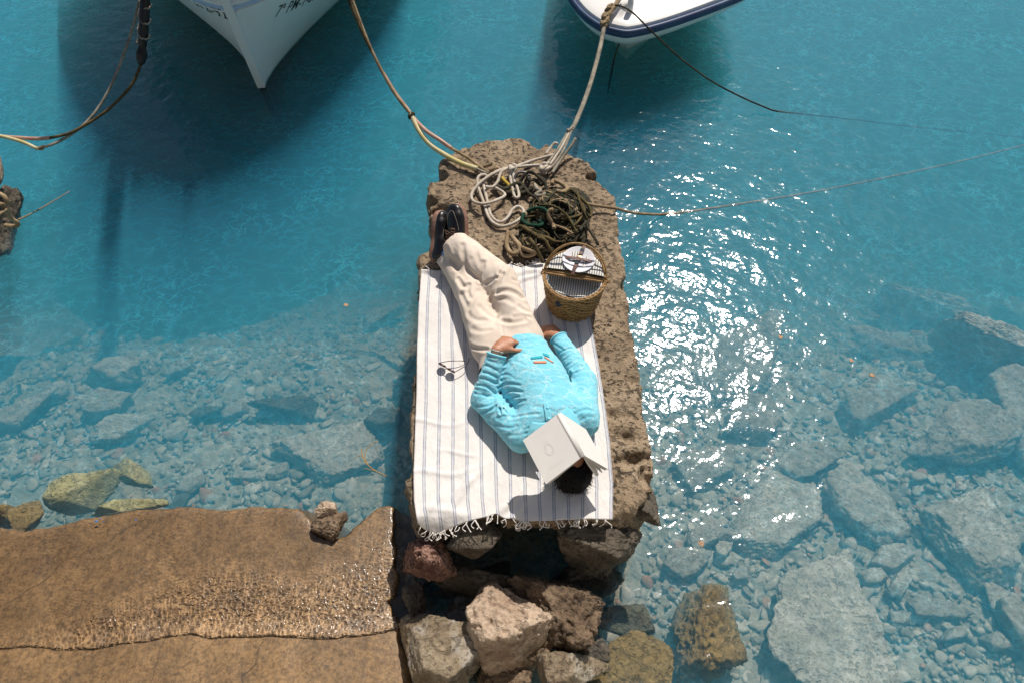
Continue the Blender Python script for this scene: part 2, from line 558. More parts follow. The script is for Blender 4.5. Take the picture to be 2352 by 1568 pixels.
M['yellow'] = stone_material("yellow_algae_stone", (0.22, 0.20, 0.10), (0.46, 0.40, 0.15), (0.60, 0.54, 0.28), pit=0.3, moss=(0.42, 0.40, 0.22), bump=0.014)
M['cream'] = stone_material("cream_rock", (0.34, 0.22, 0.145), (0.62, 0.47, 0.34), (0.72, 0.60, 0.46), pit=0.45, scale=0.8, bump=0.016)
M['pinkrock'] = stone_material("pink_rock", (0.16, 0.075, 0.06), (0.42, 0.24, 0.18), (0.52, 0.38, 0.28), pit=0.7, bump=0.016)
M['greyrock'] = stone_material("grey_wet_rock", (0.17, 0.115, 0.065), (0.36, 0.28, 0.18), (0.52, 0.45, 0.35), pit=0.6, rough=0.42, spec=0.6, pale=(0.5, 0.47, 0.42), bump=0.014)
M['brownrock'] = stone_material("brown_pitted_rock", (0.09, 0.055, 0.03), (0.26, 0.175, 0.105), (0.44, 0.33, 0.22), pit=0.9, rough=0.6, spec=0.5, bump=0.02)
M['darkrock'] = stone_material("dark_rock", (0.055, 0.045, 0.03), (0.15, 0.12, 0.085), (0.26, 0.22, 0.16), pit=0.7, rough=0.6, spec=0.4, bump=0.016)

def ledge_material():
    g = G("wet_brown_concrete")
    co = g.co()
    m = g.ramp(g.noise(3.0, 6, 0.62), [(0.3, (0.165, 0.095, 0.040)), (0.55, (0.24, 0.142, 0.060)), (0.75, (0.30, 0.182, 0.082))])
    sp = g.ramp(g.noise(34.0, 5, 0.68), [(0.38, 0.45), (0.55, 1.0)])
    m = g.mix(0.8, m, sp, 'MULTIPLY')
    m = g.mix(0.75, m, g.ramp(g.noise(75.0, 4, 0.75), [(0.34, 0.35), (0.50, 0.95), (0.70, 1.25)]), 'MULTIPLY')
    blot = g.ramp(g.noise(6.5, 6, 0.72, g.co(loc=(2, 9, 0))), [(0.36, 1.0), (0.50, 0.0)])
    m = g.mix(g.math('MULTIPLY', blot, 0.32), m, (0.085, 0.058, 0.03))
    crk = g.ramp(g.vor(1.05, 'DISTANCE_TO_EDGE', g.warp(g.co((1, 1, 0), loc=(0.35, 0.1, 0)), 0.12, 5.0)), [(0.0, 0.8), (0.0012, 0.6), (0.003, 0.0)])
    crk = g.math('MULTIPLY', crk, g.ramp(g.noise(1.3, 2, 0.5, g.co(loc=(7, 3, 0))), [(0.48, 0.0), (0.56, 1.0)]))
    m = g.mix(crk, m, (0.03, 0.02, 0.012))
    st = g.math('MULTIPLY', g.ramp(g.noise(20.0, 6, 0.75), [(0.30, 1.0), (0.42, 0.0)]), g.ramp(g.noise(2.0, 3, 0.6, g.co(loc=(4, 4, 2))), [(0.45, 0.0), (0.62, 1.0)]))
    m = g.mix(st, m, (0.065, 0.05, 0.035))
    return g.surf(m, 0.5, g.bump(g.noise(60, 6, 0.7), 0.5, 0.006), Specular_IOR_Level=0.4)
M['ledge'] = ledge_material()

def film_material():
    g = G("shallow_wash")
    co = g.co((1, 1, 0))
    w = g.warp(co, 0.035, 16.0)
    act = g.noise(1.7, 3, 0.6, co)
    pos = g.add("ShaderNodeSeparateXYZ", {0: co})
    # livelier towards the breaking edge and towards the pier
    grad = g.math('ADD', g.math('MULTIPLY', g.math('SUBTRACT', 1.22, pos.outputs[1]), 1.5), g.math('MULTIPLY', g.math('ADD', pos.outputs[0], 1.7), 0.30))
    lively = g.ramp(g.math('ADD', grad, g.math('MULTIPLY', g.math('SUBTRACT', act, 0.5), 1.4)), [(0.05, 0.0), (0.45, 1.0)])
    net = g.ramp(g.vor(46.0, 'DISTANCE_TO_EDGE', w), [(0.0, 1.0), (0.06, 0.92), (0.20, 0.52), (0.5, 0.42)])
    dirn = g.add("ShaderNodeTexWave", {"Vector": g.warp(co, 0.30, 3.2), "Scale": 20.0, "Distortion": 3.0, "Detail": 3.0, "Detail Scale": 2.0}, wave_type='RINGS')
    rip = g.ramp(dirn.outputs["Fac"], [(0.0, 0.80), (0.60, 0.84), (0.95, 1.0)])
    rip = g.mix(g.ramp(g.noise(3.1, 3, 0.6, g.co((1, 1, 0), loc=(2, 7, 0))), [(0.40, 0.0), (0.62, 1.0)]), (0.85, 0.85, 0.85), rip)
    col = g.mix(lively, g.mix(1.0, rip, (1.12, 1.12, 1.12), 'MULTIPLY'), g.mix(1.0, net, (1.5, 1.5, 1.5), 'MULTIPLY'))  # bright net and ripple lines: caustic light painted into the film's tint
    h = g.noise(48.0, 2, 0.5, w)
    b = g.bump(h, g.math('ADD', 0.10, g.math('MULTIPLY', lively, 0.9)), 0.008)
    b = g.bump(g.noise(11, 2, 0.5, w), 0.5, 0.004, b)
    tr = g.add("ShaderNodeBsdfTransparent", {"Color": col})
    gl = g.add("ShaderNodeBsdfGlossy", {"Color": (1, 1, 1), "Roughness": 0.17, "Normal": b})
    fr = g.add("ShaderNodeFresnel", {"IOR": 1.34, "Normal": b})
    mx = g.add("ShaderNodeMixShader", {0: fr.outputs[0], 1: tr.outputs[0], 2: gl.outputs[0]})
    g.nt.links.new(mx.outputs[0], g.out.inputs["Surface"])
    return g.m
M['film'] = film_material()

# ------------------------------------------------------------------ sea, seabed
def bed_z(x, y):
    x, y = np.asarray(x, float), np.asarray(y, float)
    z = np.interp(y, [-150, 0, 1, 2, 3, 4, 5, 7, 10, 150], [-0.6, -0.44, -0.46, -0.58, -0.80, -1.45, -2.15, -3.1, -3.5, -6.0])
    z = z - 0.05 * np.clip(np.abs(x) - 3, 0, 3)
    return z + 0.10 * fbm(x * 0.9, y * 0.9, 0 * x, 3, 5)

S = 150.0
v = [(-S, -S, -9), (S, -S, -9), (S, S, -9), (-S, S, -9), (-S, -S, 0), (S, -S, 0), (S, S, 0), (-S, S, 0)]
sea = mk("sea", v, [(0, 3, 2, 1), (4, 5, 6, 7), (0, 1, 5, 4), (1, 2, 6, 5), (2, 3, 7, 6), (3, 0, 4, 7)], M['sea'], smooth=False)
tag(sea, kind='structure')

gx = np.concatenate([-np.geomspace(7, 149, 14)[::-1], np.arange(-6.9, 6.95, 0.055), np.geomspace(7, 149, 14)])
gy = np.concatenate([-np.geomspace(1.2, 149, 16)[::-1], np.arange(-1.1, 9.95, 0.055), np.geomspace(10, 149, 14)])
XX, YY = np.meshgrid(gx, gy, indexing='ij')
ZZ = bed_z(XX, YY) + 0.035 * fbm(XX * 6, YY * 6, 0 * XX, 4, 8)
V, Fc = sheet(np.stack([XX, YY, ZZ], -1))
tag(mk("seabed", V, Fc, M['bed']), kind='structure')

# ------------------------------------------------------------------ rocks
def rock_mesh(c, size, seed, sub=5, planes=16, rough=0.10, pits=0.04, rz=0.0, tilt=(0, 0), soft=24.0, lo=0.72, flat=None):
    D, Fc = ico(sub)
    rs = np.random.RandomState(seed)
    n = rs.normal(size=(planes, 3)); n /= np.linalg.norm(n, axis=1)[:, None]
    n = np.concatenate([n, [[0, 0, 1], [0, 0, -1]]])
    d = rs.uniform(lo, 1.0, len(n))
    if flat:
        d[-2] = flat
    dots = D @ n.T
    rr = np.where(dots > 0.05, d / np.maximum(dots, 0.05), 20.0)
    rad = -np.log(np.exp(-soft * np.minimum(rr, 3)).sum(1)) / soft
    rad = rad / np.percentile(rad, 90)
    P = D * rad[:, None]
    nz = fbm(P[:, 0] * 2.2 + seed, P[:, 1] * 2.2, P[:, 2] * 2.2, 6, seed, 0.55)
    rg = ridge(fbm(P[:, 0] * 4 + seed, P[:, 1] * 4, P[:, 2] * 4, 4, seed + 50))
    hi = fbm(P[:, 0] * 13 + seed, P[:, 1] * 13, P[:, 2] * 13, 3, seed + 90)
    cr = np.minimum(ridge(fbm(P[:, 0] * 9 + seed, P[:, 1] * 9, P[:, 2] * 9, 3, seed + 130)) - 0.35, 0.25)
    P = P * (1 + 0.8 * rough * nz + pits * np.minimum(rg - 0.6, 0) + 0.34 * rough * hi - 0.35 * pits * np.clip(cr, -0.3, 0.25))[:, None]
    rot = (Matrix.Rotation(rz, 3, 'Z') @ Matrix.Rotation(tilt[0], 3, 'X') @ Matrix.Rotation(tilt[1], 3, 'Y'))
    P = (P * (np.array(size) / 2)) @ np.array(rot).T
    return P + np.array(c), Fc

def rock(name, label, mat, px, py, z, w, h, tall, seed, cat="rock", group=None, **kw):
    """a rock centred where the photo shows it at height z: w, h its extent in photo pixels, tall its height in metres"""
    c = at(px, py, z)
    s = scale_at(px, py, z)
    dv = c - np.array([0, 0, CAM_Z])
    sn = -dv[2] / np.linalg.norm(dv)
    size = (w / s, max(h / s - 0.25 * tall * math.sqrt(1 - sn * sn), 0.04) / sn, tall)
    V, Fc = rock_mesh(c, size, seed, **kw)
    o = mk(name, V, Fc, mat, loc=(c[0], c[1], c[2] - tall / 2))
    tag(o, label, cat, group)
    return o

def bed_rock(label, mat, px, py, w, h, tall, seed, sink=0.25, name="boulder", cat="boulder", **kw):
    z = -1.0
    for _ in range(12):
        p = at(px, py, z)
        z = float(bed_z(p[0], p[1])) + tall * (0.5 - sink)
    return rock(name, label, mat, px, py, z, w, h, tall, seed, cat=cat, flat=0.52, **kw)

# unseen stone wall below the camera, added and paled to bounce sunlight onto shaded faces
tag(mk("bounce_quay", *box((0, -14.85, 0.4), (90, 30, 3.2), None, 0.04), stone_material("pale_bounce_stone", (0.52, 0.46, 0.38), (0.64, 0.58, 0.49), (0.72, 0.66, 0.57), pit=0.3, scale=0.5), loc=(0, -15, 0), smooth=False), kind='structure')
# ------------------------------------------------------------------ the stone pier
PZ = 0.50
pier_px = [(1110,318),(1155,310),(1200,305),(1228,322),(1250,316),(1300,345),(1345,362),(1378,395),(1382,415),(1412,440),(1420,480),(1428,540),
           (1438,600),(1442,640),(1446,680),(1462,780),(1475,860),(1490,950),(1500,1010),(1505,1090),(1504,1125),(1470,1185),(1400,1192),(1160,1192),
           (1130,1180),(1000,1196),(955,1190),(928,1140),(925,1095),(945,1060),(935,990),(938,940),(942,862),(958,840),(955,760),(966,700),(955,640),
           (957,580),(985,568),(984,500),(977,420),(1000,400),(1006,365),(1060,335)]
pier_poly = [at(x, y, PZ)[:2] for x, y in pier_px]
f = Field((-0.80, 0.95, -1.05), (0.92, 3.95, PZ + 0.06), 0.0135)
x, y, z = f.grid()
x2, y2 = x[:, :, 0].astype(np.float64), y[:, :, 0].astype(np.float64)
wob = 0.013 * fbm(x2 * 8, y2 * 7, 0 * x2 * y2, 4, 31)
d2 = (poly_sdf(pier_poly, x2, y2) + wob)[:, :, None].astype(np.float32)
side = d2 + 0.06 * np.clip((z - 0.1), -1, 0.4) * 0.0
top = (z - PZ) + 0 * d2
k = 0.035
hh = np.clip(0.5 - 0.5 * (side - top) / k, 0, 1)
f.F = (side * (1 - hh) + top * hh + k * hh * (1 - hh)).astype(np.float32)
def carve(c, r, k=0.02):
    c = np.array(c); r = np.array(r)
    w = f.win(c - r * 1.6, c + r * 1.6)
    gx_, gy_, gz_ = f.grid(w)
    q = np.sqrt(((gx_ - c[0]) / r[0]) ** 2 + ((gy_ - c[1]) / r[1]) ** 2 + ((gz_ - c[2]) / r[2]) ** 2)
    d = (q - 1) * r.min()
    f.F[w] = -smin(-f.F[w], d, k)
for px, py, zz, r in [(1012, 478, PZ, (0.045, 0.035, 0.10)), (985, 462, PZ - 0.02, (0.05, 0.03, 0.10)), (992, 540, PZ - 0.02, (0.07, 0.03, 0.10)), (1005, 405, PZ - 0.02, (0.06, 0.05, 0.12)),
                      (1240, 322, PZ, (0.03, 0.05, 0.05)), (1366, 408, PZ - 0.02, (0.05, 0.03, 0.05)), (1440, 655, PZ - 0.02, (0.03, 0.03, 0.06)), (1440, 1000, PZ, (0.05, 0.02, 0.03)),
                      (1452, 870, PZ, (0.03, 0.025, 0.03)), (1460, 1050, PZ - 0.01, (0.06, 0.02, 0.035)), (1425, 950, PZ, (0.05, 0.015, 0.025)), (1485, 1095, PZ, (0.03, 0.05, 0.05))]:
    carve(at(px, py, zz), r)
carve((0.06, 1.22, 0.02), (0.46, 0.34, 0.34), 0.05)       # the hollow under its near end
carve((0.30, 1.24, -0.05), (0.40, 0.30, 0.36), 0.05)
def pier_rough(X, Y, Z):
    onside = np.clip((PZ - 0.03 - Z) / 0.05, 0, 1)
    a = 0.010 * fbm(X * 14, Y * 14, Z * 14, 4, 3) * (0.8 + 2.2 * onside) + 0.007 * fbm(X * 36, Y * 36, Z * 36, 2, 13) * (0.5 + onside)
    b = 0.018 * onside * fbm(X * 5, Y * 5, Z * 5, 3, 9)
    # only the bare parts carry deep scabs; the cloth lies on a flat slab
    scab = np.clip(ridge(fbm(X * 9 + 4, Y * 9, Z * 9, 3, 21)) - 0.66, 0, 1) * 0.035
    bare = np.clip((np.abs(X - 0.02) - 0.40) / 0.08, 0, 1) + np.clip((Y - 2.72) / 0.1, 0, 1)
    return a + b + scab * np.clip(bare, 0, 1) + 0.006
f.displace(pier_rough)
V, Fc = f.mesh()
pier = mk("stone_pier", V, Fc, M['pier'], loc=(0, 2.4, 0))
tag(pier, "narrow pitted stone pier jutting into turquoise water under the towel", "pier")
pier_bvh = BVHTree.FromPolygons(V.tolist(), Fc.tolist())
def pier_top(x, y):
    h = pier_bvh.ray_cast(Vector((float(x), float(y), 1.0)), Vector((0, 0, -1)))
    return h[0].z if h[0] is not None else PZ

# ------------------------------------------------------------------ the flooded ledge
ledge_px = [(-400,1215),(-150,1205),(0,1207),(60,1214),(110,1212),(180,1196),(230,1181),(330,1166),(420,1161),(520,1170),(600,1161),(690,1165),(715,1195),
            (730,1215),(765,1238),(792,1230),(838,1184),(858,1168),(878,1159),(896,1157),(908,1168),(912,1205),(903,1240),(914,1262),(908,1300),(921,1322),(912,1362),(896,1385),(903,1408),(926,1432),(918,1470),(938,1505),(945,1560),(955,1700),(-400,1720)]
ledge_poly = [at(x, y, 0.0)[:2] for x, y in ledge_px]
lx0, ly0 = np.min(ledge_poly, 0) - 0.03; lx1, ly1 = np.max(ledge_poly, 0) + 0.05
front_px = [(-400,1500),(0,1490),(70,1483),(140,1492),(230,1488),(300,1478),(380,1463),(440,1456),(480,1467),(560,1461),(660,1462),(760,1466),(850,1458),(900,1446),(960,1440)]
front_w = np.array([at(x, y, 0.01)[:2] for x, y in front_px])
def front_y(X):
    return np.interp(X, front_w[:, 0], front_w[:, 1])
def ledge_top(X, Y):
    return 0.011 + 0.022 * np.clip((front_y(X) - Y) / 0.3 + 0.3, 0, 1.5) + 0.004 * fbm(np.asarray(X, float) * 3, np.asarray(Y, float) * 3, 0 * np.asarray(X, float), 3, 61)
fl = Field((lx0, ly0, -0.95), (lx1, ly1, 0.08), 0.017)
x, y, z = fl.grid()
x2, y2 = x[:, :, 0].astype(np.float64), y[:, :, 0].astype(np.float64)
wob = 0.022 * fbm(x2 * 11, y2 * 11, 0 * x2 * y2, 5, 41, 0.6)
d2l = poly_sdf(ledge_poly, x2, y2) + wob
side = d2l[:, :, None].astype(np.float32) + 0.35 * np.clip(z + 0.05, -1, 0)
top = z - ledge_top(x2 + 0 * y2, y2 + 0 * x2)[:, :, None].astype(np.float32)
k = 0.03
hh = np.clip(0.5 - 0.5 * (side - top) / k, 0, 1)
fl.F = (side * (1 - hh) + top * hh + k * hh * (1 - hh)).astype(np.float32)
fl.displace(lambda X, Y, Z: 0.004 * fbm(X * 12, Y * 12, Z * 12, 3, 7) + 0.03 * np.clip((-0.03 - Z) / 0.05, 0, 1) * fbm(X * 6, Y * 6, Z * 6, 3, 17))
V, Fc = fl.mesh()
tag(mk("concrete_ledge", V, Fc, M['ledge'], loc=(-1.5, 1.0, 0)), "brown concrete ledge washed by a thin sheet of rippling water", "ledge")

# the sheet of water running over it, with its breaking edge
hx = 0.011
ux = np.arange(lx0 + 0.02, lx1, hx); uy = np.arange(front_w[:, 1].min() - 0.02, ly1, hx)
UX, UY = np.meshgrid(ux, uy, indexing='ij')
dd = poly_sdf(ledge_poly, UX, UY) + 0.022 * fbm(UX * 11, UY * 11, 0 * UX, 5, 41, 0.6)
ff = UY - front_y(UX) - 0.008 * fbm(UX * 14, UY * 2, 0 * UX, 3, 77)
lip = 0.007 * np.exp(-((ff - 0.02) / 0.016) ** 2) * (0.5 + 0.5 * np.clip((UX + 2.3) / 0.8, 0, 1))
zz = ledge_top(UX, UY) + 0.005 + 0.012 * np.clip(ff / 0.25, 0, 1) + lip
zz = np.maximum(zz, 0.009)
live = np.clip((1.12 - UY) * 2 + (UX + 1.7) * 0.3, 0, 1)
zz += live * 0.0022 * fbm(UX * 34, UY * 34, 0 * UX, 2, 71)
zz -= 0.010 * np.clip(-ff / 0.012, 0, 1)                                         # the edge curls down onto the slab
zz -= 0.04 * np.clip((dd + 0.012) / 0.02, 0, 1)
ok = (ff > -0.012) & (dd < 0.008)
V, Fc = sheet(np.stack([UX, UY, zz], -1))
okv = ok.ravel()
Fc = Fc[okv[Fc].all(1)][:, ::-1]
used = np.unique(Fc); remap = np.full(len(V), -1); remap[used] = np.arange(len(used))
tag(mk("shallow_water", V[used], remap[Fc][:, ::-1], M['film']), kind='structure')
# ------------------------------------------------------------------ rocks round the near end of the pier
rock("rock", "big cream faceted rock just below the towel fringe, palest of the dry rocks", M['cream'], 1146, 1440, 0.18, 205, 225, 0.50, 17, sub=6, planes=9, rough=0.12, pits=0.10, rz=0.5, soft=34)
rock("rock", "brown pitted rock leaning on the big cream rock", M['brownrock'], 1308, 1412, 0.14, 190, 205, 0.42, 23, sub=6, planes=12, rough=0.24, pits=0.24, rz=1.0)
rock("rock", "grey wet rock beside the brown ledge at the frame's bottom edge", M['greyrock'], 1000, 1505, 0.12, 180, 225, 0.42, 35, sub=6, planes=9, rough=0.10, pits=0.08, rz=0.3, soft=34)
rock("rock", "small pale pointed rock below the pitted brown rock", M['greyrock'], 1275, 1545, 0.12, 112, 150, 0.36, 47, sub=5, planes=11, rough=0.14, rz=0.9)
rock("rock", "reddish pitted rock tucked under the towel's bulging corner", M['pinkrock'], 984, 1284, 0.27, 112, 112, 0.36, 52, sub=6, planes=16, rough=0.22, pits=0.18, rz=0.2)
rock("rock", "flat dark topped rock wedged under the towel's fringe", M['darkrock'], 1092, 1236, 0.37, 136, 92, 0.22, 61, sub=5, planes=12, rough=0.08, rz=0.5, tilt=(0.05, 0.1))
rock("rock", "large dark brown rock below the towel's fringe with a rough sunlit top", M['darkrock'], 1388, 1246, 0.28, 230, 130, 0.42, 76, sub=6, planes=16, rough=0.13, pits=0.07, rz=0.1, tilt=(0.15, 0.05))
rock("stone_slab", "broken grey slab jutting out at the pier's near corner above the water", M['darkrock'], 1476, 1160, 0.40, 86, 92, 0.11, 83, cat="slab", sub=5, planes=9, rough=0.05, rz=0.7, tilt=(0.05, 0.12))
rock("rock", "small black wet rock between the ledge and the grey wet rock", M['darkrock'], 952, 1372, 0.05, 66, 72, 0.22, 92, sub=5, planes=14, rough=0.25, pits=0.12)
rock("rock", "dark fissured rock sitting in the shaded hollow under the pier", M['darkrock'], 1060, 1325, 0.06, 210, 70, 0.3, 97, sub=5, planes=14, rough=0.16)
rock("rock", "dark brown wet lump between the cream rock and the small pointed rock", M['brownrock'], 1215, 1480, 0.05, 80, 110, 0.26, 98, sub=5, planes=14, rough=0.24, pits=0.1)
rock("rock", "low brown rock at the bottom edge between grey rock and pointed rock", M['brownrock'], 1165, 1560, 0.04, 150, 80, 0.22, 99, sub=5, planes=14, rough=0.2, pits=0.08)
rock("rock", "broad golden mossy rock awash at the bottom edge", M['mossy'], 1442, 1525, -0.15, 230, 175, 0.28, 101, sub=6, planes=12, rough=0.16, pits=0.07, rz=0.6, flat=0.6)
rock("rock", "tall golden brown mossy rock awash, pointing away from the pier", M['mossy'], 1622, 1450, -0.22, 158, 260, 0.40, 113, sub=6, planes=18, rough=0.34, pits=0.16, rz=-0.35)
rock("rock", "dark algae covered rock just under water beside the pitted brown rock", M['boulder_dark'], 1440, 1425, -0.16, 150, 90, 0.24, 118, sub=5, planes=14, rough=0.18)
rock("rock", "upper of two small tan rocks lodged in the ledge's notch", M['cream'], 752, 1172, 0.03, 66, 44, 0.14, 121, sub=5, planes=12, rough=0.2, pits=0.08)
rock("rock", "lower of two small tan rocks lodged in the ledge's notch", M['brownrock'], 750, 1212, 0.03, 92, 54, 0.14, 127, sub=5, planes=14, rough=0.22, pits=0.1)
rock("rock", "yellow algae covered rock under water, biggest of those at the ledge", M['yellow'], 152, 1142, -0.16, 128, 92, 0.30, 131, sub=5, planes=12, rough=0.10, rz=0.4)
rock("rock", "olive and yellow rock under water, farthest from the ledge among the algae rocks", M['yellow'], 316, 1094, -0.26, 88, 72, 0.26, 138, sub=5, planes=12, rough=0.13)
rock("rock", "flat pale green rock under water touching the ledge's edge", M['yellow'], 270, 1168, -0.12, 118, 52, 0.16, 141, sub=5, planes=10, rough=0.08)
rock("rock", "mottled brown and green rock under water at the ledge's corner", M['mossy'], 62, 1184, -0.12, 96, 66, 0.22, 149, sub=5, planes=12, rough=0.15)
rock("rock", "rusty orange rock cut by the frame edge beside the ledge", M['mossy'], -2, 1178, -0.06, 72, 60, 0.22, 151, sub=5, planes=12, rough=0.18)
rock("mooring_rock", "dark wet mooring rock standing out of the deep water at the frame edge", M['darkrock'], -8, 508, 0.0, 96, 165, 0.5, 163, sub=6, planes=14, rough=0.26, pits=0.14)
rock("rock", "pale dry rock tip poking in above the mooring rock", M['cream'], -14, 372, 0.35, 36, 46, 0.3, 164, sub=4, planes=10)

for q, (px_, py_, w_, h_, lab_) in enumerate([(1120, 1345, 170, 90, "dark filler rock standing in for shade just beyond the big cream rock"), (1230, 1360, 130, 90, "dark filler rock standing in for shade beyond the brown pitted rock"), (1075, 1400, 90, 120, "dark filler rock standing in for shade beside the big cream rock"),
        (1360, 1330, 190, 80, "dark wet rock under the pier's near corner at the water"), (1085, 1520, 90, 130, "dark filler rock standing in for shade between grey wet rock and cream rock"), (1350, 1500, 110, 120, "dark filler rock standing in for shade between pointed rock and golden mossy rock"), (935, 1310, 70, 150, "dark rock along the ledge's end in the pier's shadow")]):
    rock("rock", lab_, M['darkrock'], px_, py_, -0.10, w_, h_, 0.30, 170 + q, sub=5, planes=13, rough=0.2, pits=0.1)  # dark rocks added to blacken the gaps as deep shade does
# ------------------------------------------------------------------ boulders lying on the seabed (place in the photo, extent, look)
B, BP, BD = M['boulder'], M['boulder_pale'], M['boulder_dark']
boulders = [
 (1886, 1405, 300, 290, .34, BP, 0.5, "largest flat boulder under water beyond the tall mossy rock, streaked with yellow"),
 (2239, 1232, 235, 190, .34, BP, 0.7, "large pale submerged boulder with a blunt lower corner and wide dark shadow"),
 (1966, 1149, 175, 150, .26, BP, 0.1, "squarish pale submerged boulder beyond the flat yellow streaked boulder"),
 (1752, 1215, 215, 150, .24, BP, 0.2, "broad pale submerged boulder between the pier's broken slab and the squarish boulder"),
 (2247, 990, 215, 160, .42, B, 0.8, "grey rough boulder under water near the frame edge, above the blunt cornered boulder"),
 (2050, 1277, 112, 76, .16, BP, 0.3, "middle sized oval stone lying between three big pale boulders"),
 (2070, 1335, 56, 52, .16, BP, 0.9, "small bright angular stone in front of the middle sized oval stone"),
 (2010, 1322, 84, 44, .12, BP, 0.2, "thin flat stone against the largest flat boulder"),
 (2122, 1392, 100, 62, .14, B, 0.1, "rounded flat stone on pebbles below the blunt cornered boulder"),
 (2066, 1420, 62, 40, .12, B, 0.5, "small rounded stone beside the largest flat boulder's lower corner"),
 (2200, 1452, 52, 40, .14, B, 0.5, "small cube like stone with dark shadow on the pebbles"),
 (2290, 1475, 60, 50, .14, B, 0.7, "stubby stone on the pebbles near the bottom corner"),
 (2335, 1435, 60, 130, .26, B, 0.1, "tall boulder cut by the frame edge near the bottom corner"),
 (2300, 1380, 90, 70, .14, BP, 0.4, "pale stone between pebbles close to the frame edge"),
 (2330, 1230, 70, 60, .2, B, 0.6, "stone at the frame edge touching the large blunt cornered boulder"),
 (1660, 1262, 50, 42, .14, BP, 0.5, "small pale green stone close to the pier's shaded end"),
 (1700, 1320, 56, 44, .14, B, 0.5, "small stone between the mossy rock and the broad pale boulder"),
 (1570, 1290, 120, 76, .18, B, 0.3, "mottled stone under water beside the pier's near corner"),
 (1610, 1235, 110, 70, .18, B, 0.7, "submerged stone below the broken slab among broken reflections"),
 (2188, 565, 235, 120, .60, BP, -0.5, "long pale boulder in the deep water far beyond the glitter"),
 (2135, 712, 330, 70, .70, BP, -0.42, "pale narrow ridge of rock running diagonally under water"),
 (2275, 800, 230, 90, .75, BP, -0.55, "crooked pale ridge of rock with dark holes near the frame edge"),
 (2030, 790, 180, 66, .40, B, -0.42, "low dull boulder lying below the diagonal ridge"),
 (2330, 905, 170, 150, .5, B, 0.2, "dim wide boulder at the frame edge below the crooked ridge"),
 (2330, 640, 130, 90, .5, B, -0.4, "dim boulder at the frame edge beside the long pale boulder"),
 (2215, 385, 170, 40, .4, B, 0.0, "faint flat boulder in the deep water with a rope passing over it"),
 (2330, 350, 190, 130, .5, BP, 0.3, "faint pale slab far out in the deep water at the frame edge"),
 (2320, 720, 90, 60, .4, B, -0.3, "dim stone between the long boulder and the crooked ridge"),
 (1690, 850, 250, 200, .34, B, 0.6, "large submerged slab under the glittering water beside the pier"),
 (1730, 960, 150, 110, .3, B, 0.3, "dim submerged block below the glitter, dark gap on its near side"),
 (1600, 700, 150, 120, .3, B, 0.9, "dim submerged block close along the pier beneath the glitter"),
 (1980, 930, 140, 90, .3, B, 0.4, "dull stone under water between the glitter and the grey rough boulder"),
 (1620, 1070, 170, 110, .2, B, 0.4, "flat stone under water along the pier beside the book's height"),
 (1830, 1060, 150, 80, .2, B, 0.8, "flat stone under water at the lower rim of the glitter"),
 (785, 1040, 250, 150, .24, BP, 0.5, "large flat slab under water beside the pier with a long dark edge"),
 (672, 930, 105, 66, .26, BD, 0.4, "dark rough stone standing on pale pebbles in shallow water"),
 (268, 850, 140, 76, .34, BP, 0.1, "pale flat topped boulder ringed by a dark shadow in deeper water"),
 (243, 934, 122, 72, .28, B, 0.3, "grey boulder in front of the pale flat topped boulder"),
 (262, 992, 125, 62, .22, BP, 0.1, "low pale stone, third from the algae rocks among the grey boulders"),
 (858, 737, 84, 62, .30, B, 0.4, "rounded grey boulder under water close to the pier's long side"),
 (470, 948, 66, 42, .16, BD, 0.2, "dark rounded stone in the middle of the pebbly shallows"),
 (545, 940, 70, 40, .14, B, 0.4, "grey stone next to the dark rounded stone in the shallows"),
 (620, 944, 64, 36, .12, B, 0.1, "grey wedge shaped stone nearest the large flat slab"),
 (415, 845, 60, 40, .16, B, 0.5, "small lone stone on the pale bed beyond the dark rounded stone"),
 (405, 990, 60, 42, .12, BP, 0.5, "small pale stone on the pebbles above the olive yellow rock"),
 (30, 960, 110, 70, .22, B, 0.4, "blurred grey stone at the frame edge in the shallows"),
 (130, 905, 60, 40, .18, B, 0.3, "small dim stone close to the grey boulder's far side"),
 (560, 1090, 70, 36, .1, BP, 0.3, "flat pale stone close to the ledge's middle"),
 (640, 1080, 60, 40, .1, B, 0.3, "grey stone between the ledge and the large flat slab"),
 (440, 1110, 80, 50, .14, B, 0.5, "grey stone with orange stain against the ledge"),
 (420, 1145, 56, 34, .12, BD, 0.5, "dark stone hugging the ledge's outer edge"),
 (880, 965, 90, 60, .3, BD, 0.5, "dark weedy stone at the foot of the pier's long side"),
 (410, 735, 80, 36, .16, B, 0.4, "faint stone in deep blue water far from the ledge"),
 (870, 650, 100, 70, .3, B, 0.2, "dim rough stone at the pier's foot in blue water"),
]
for i, (px, py, w, h, tall, m, rz, lab) in enumerate(boulders):
    big = w > 150
    bed_rock(lab, m, px, py, w, h, tall, 300 + i, sub=6 if w > 180 else 5 if w > 90 else 4, planes=12 if big else 12, rough=0.20, pits=0.09, rz=rz, sink=0.2, name="boulder" if w > 90 else "stone", cat="boulder" if w > 90 else "stone", tilt=(0.06 * ((i % 3) - 1), 0.05))

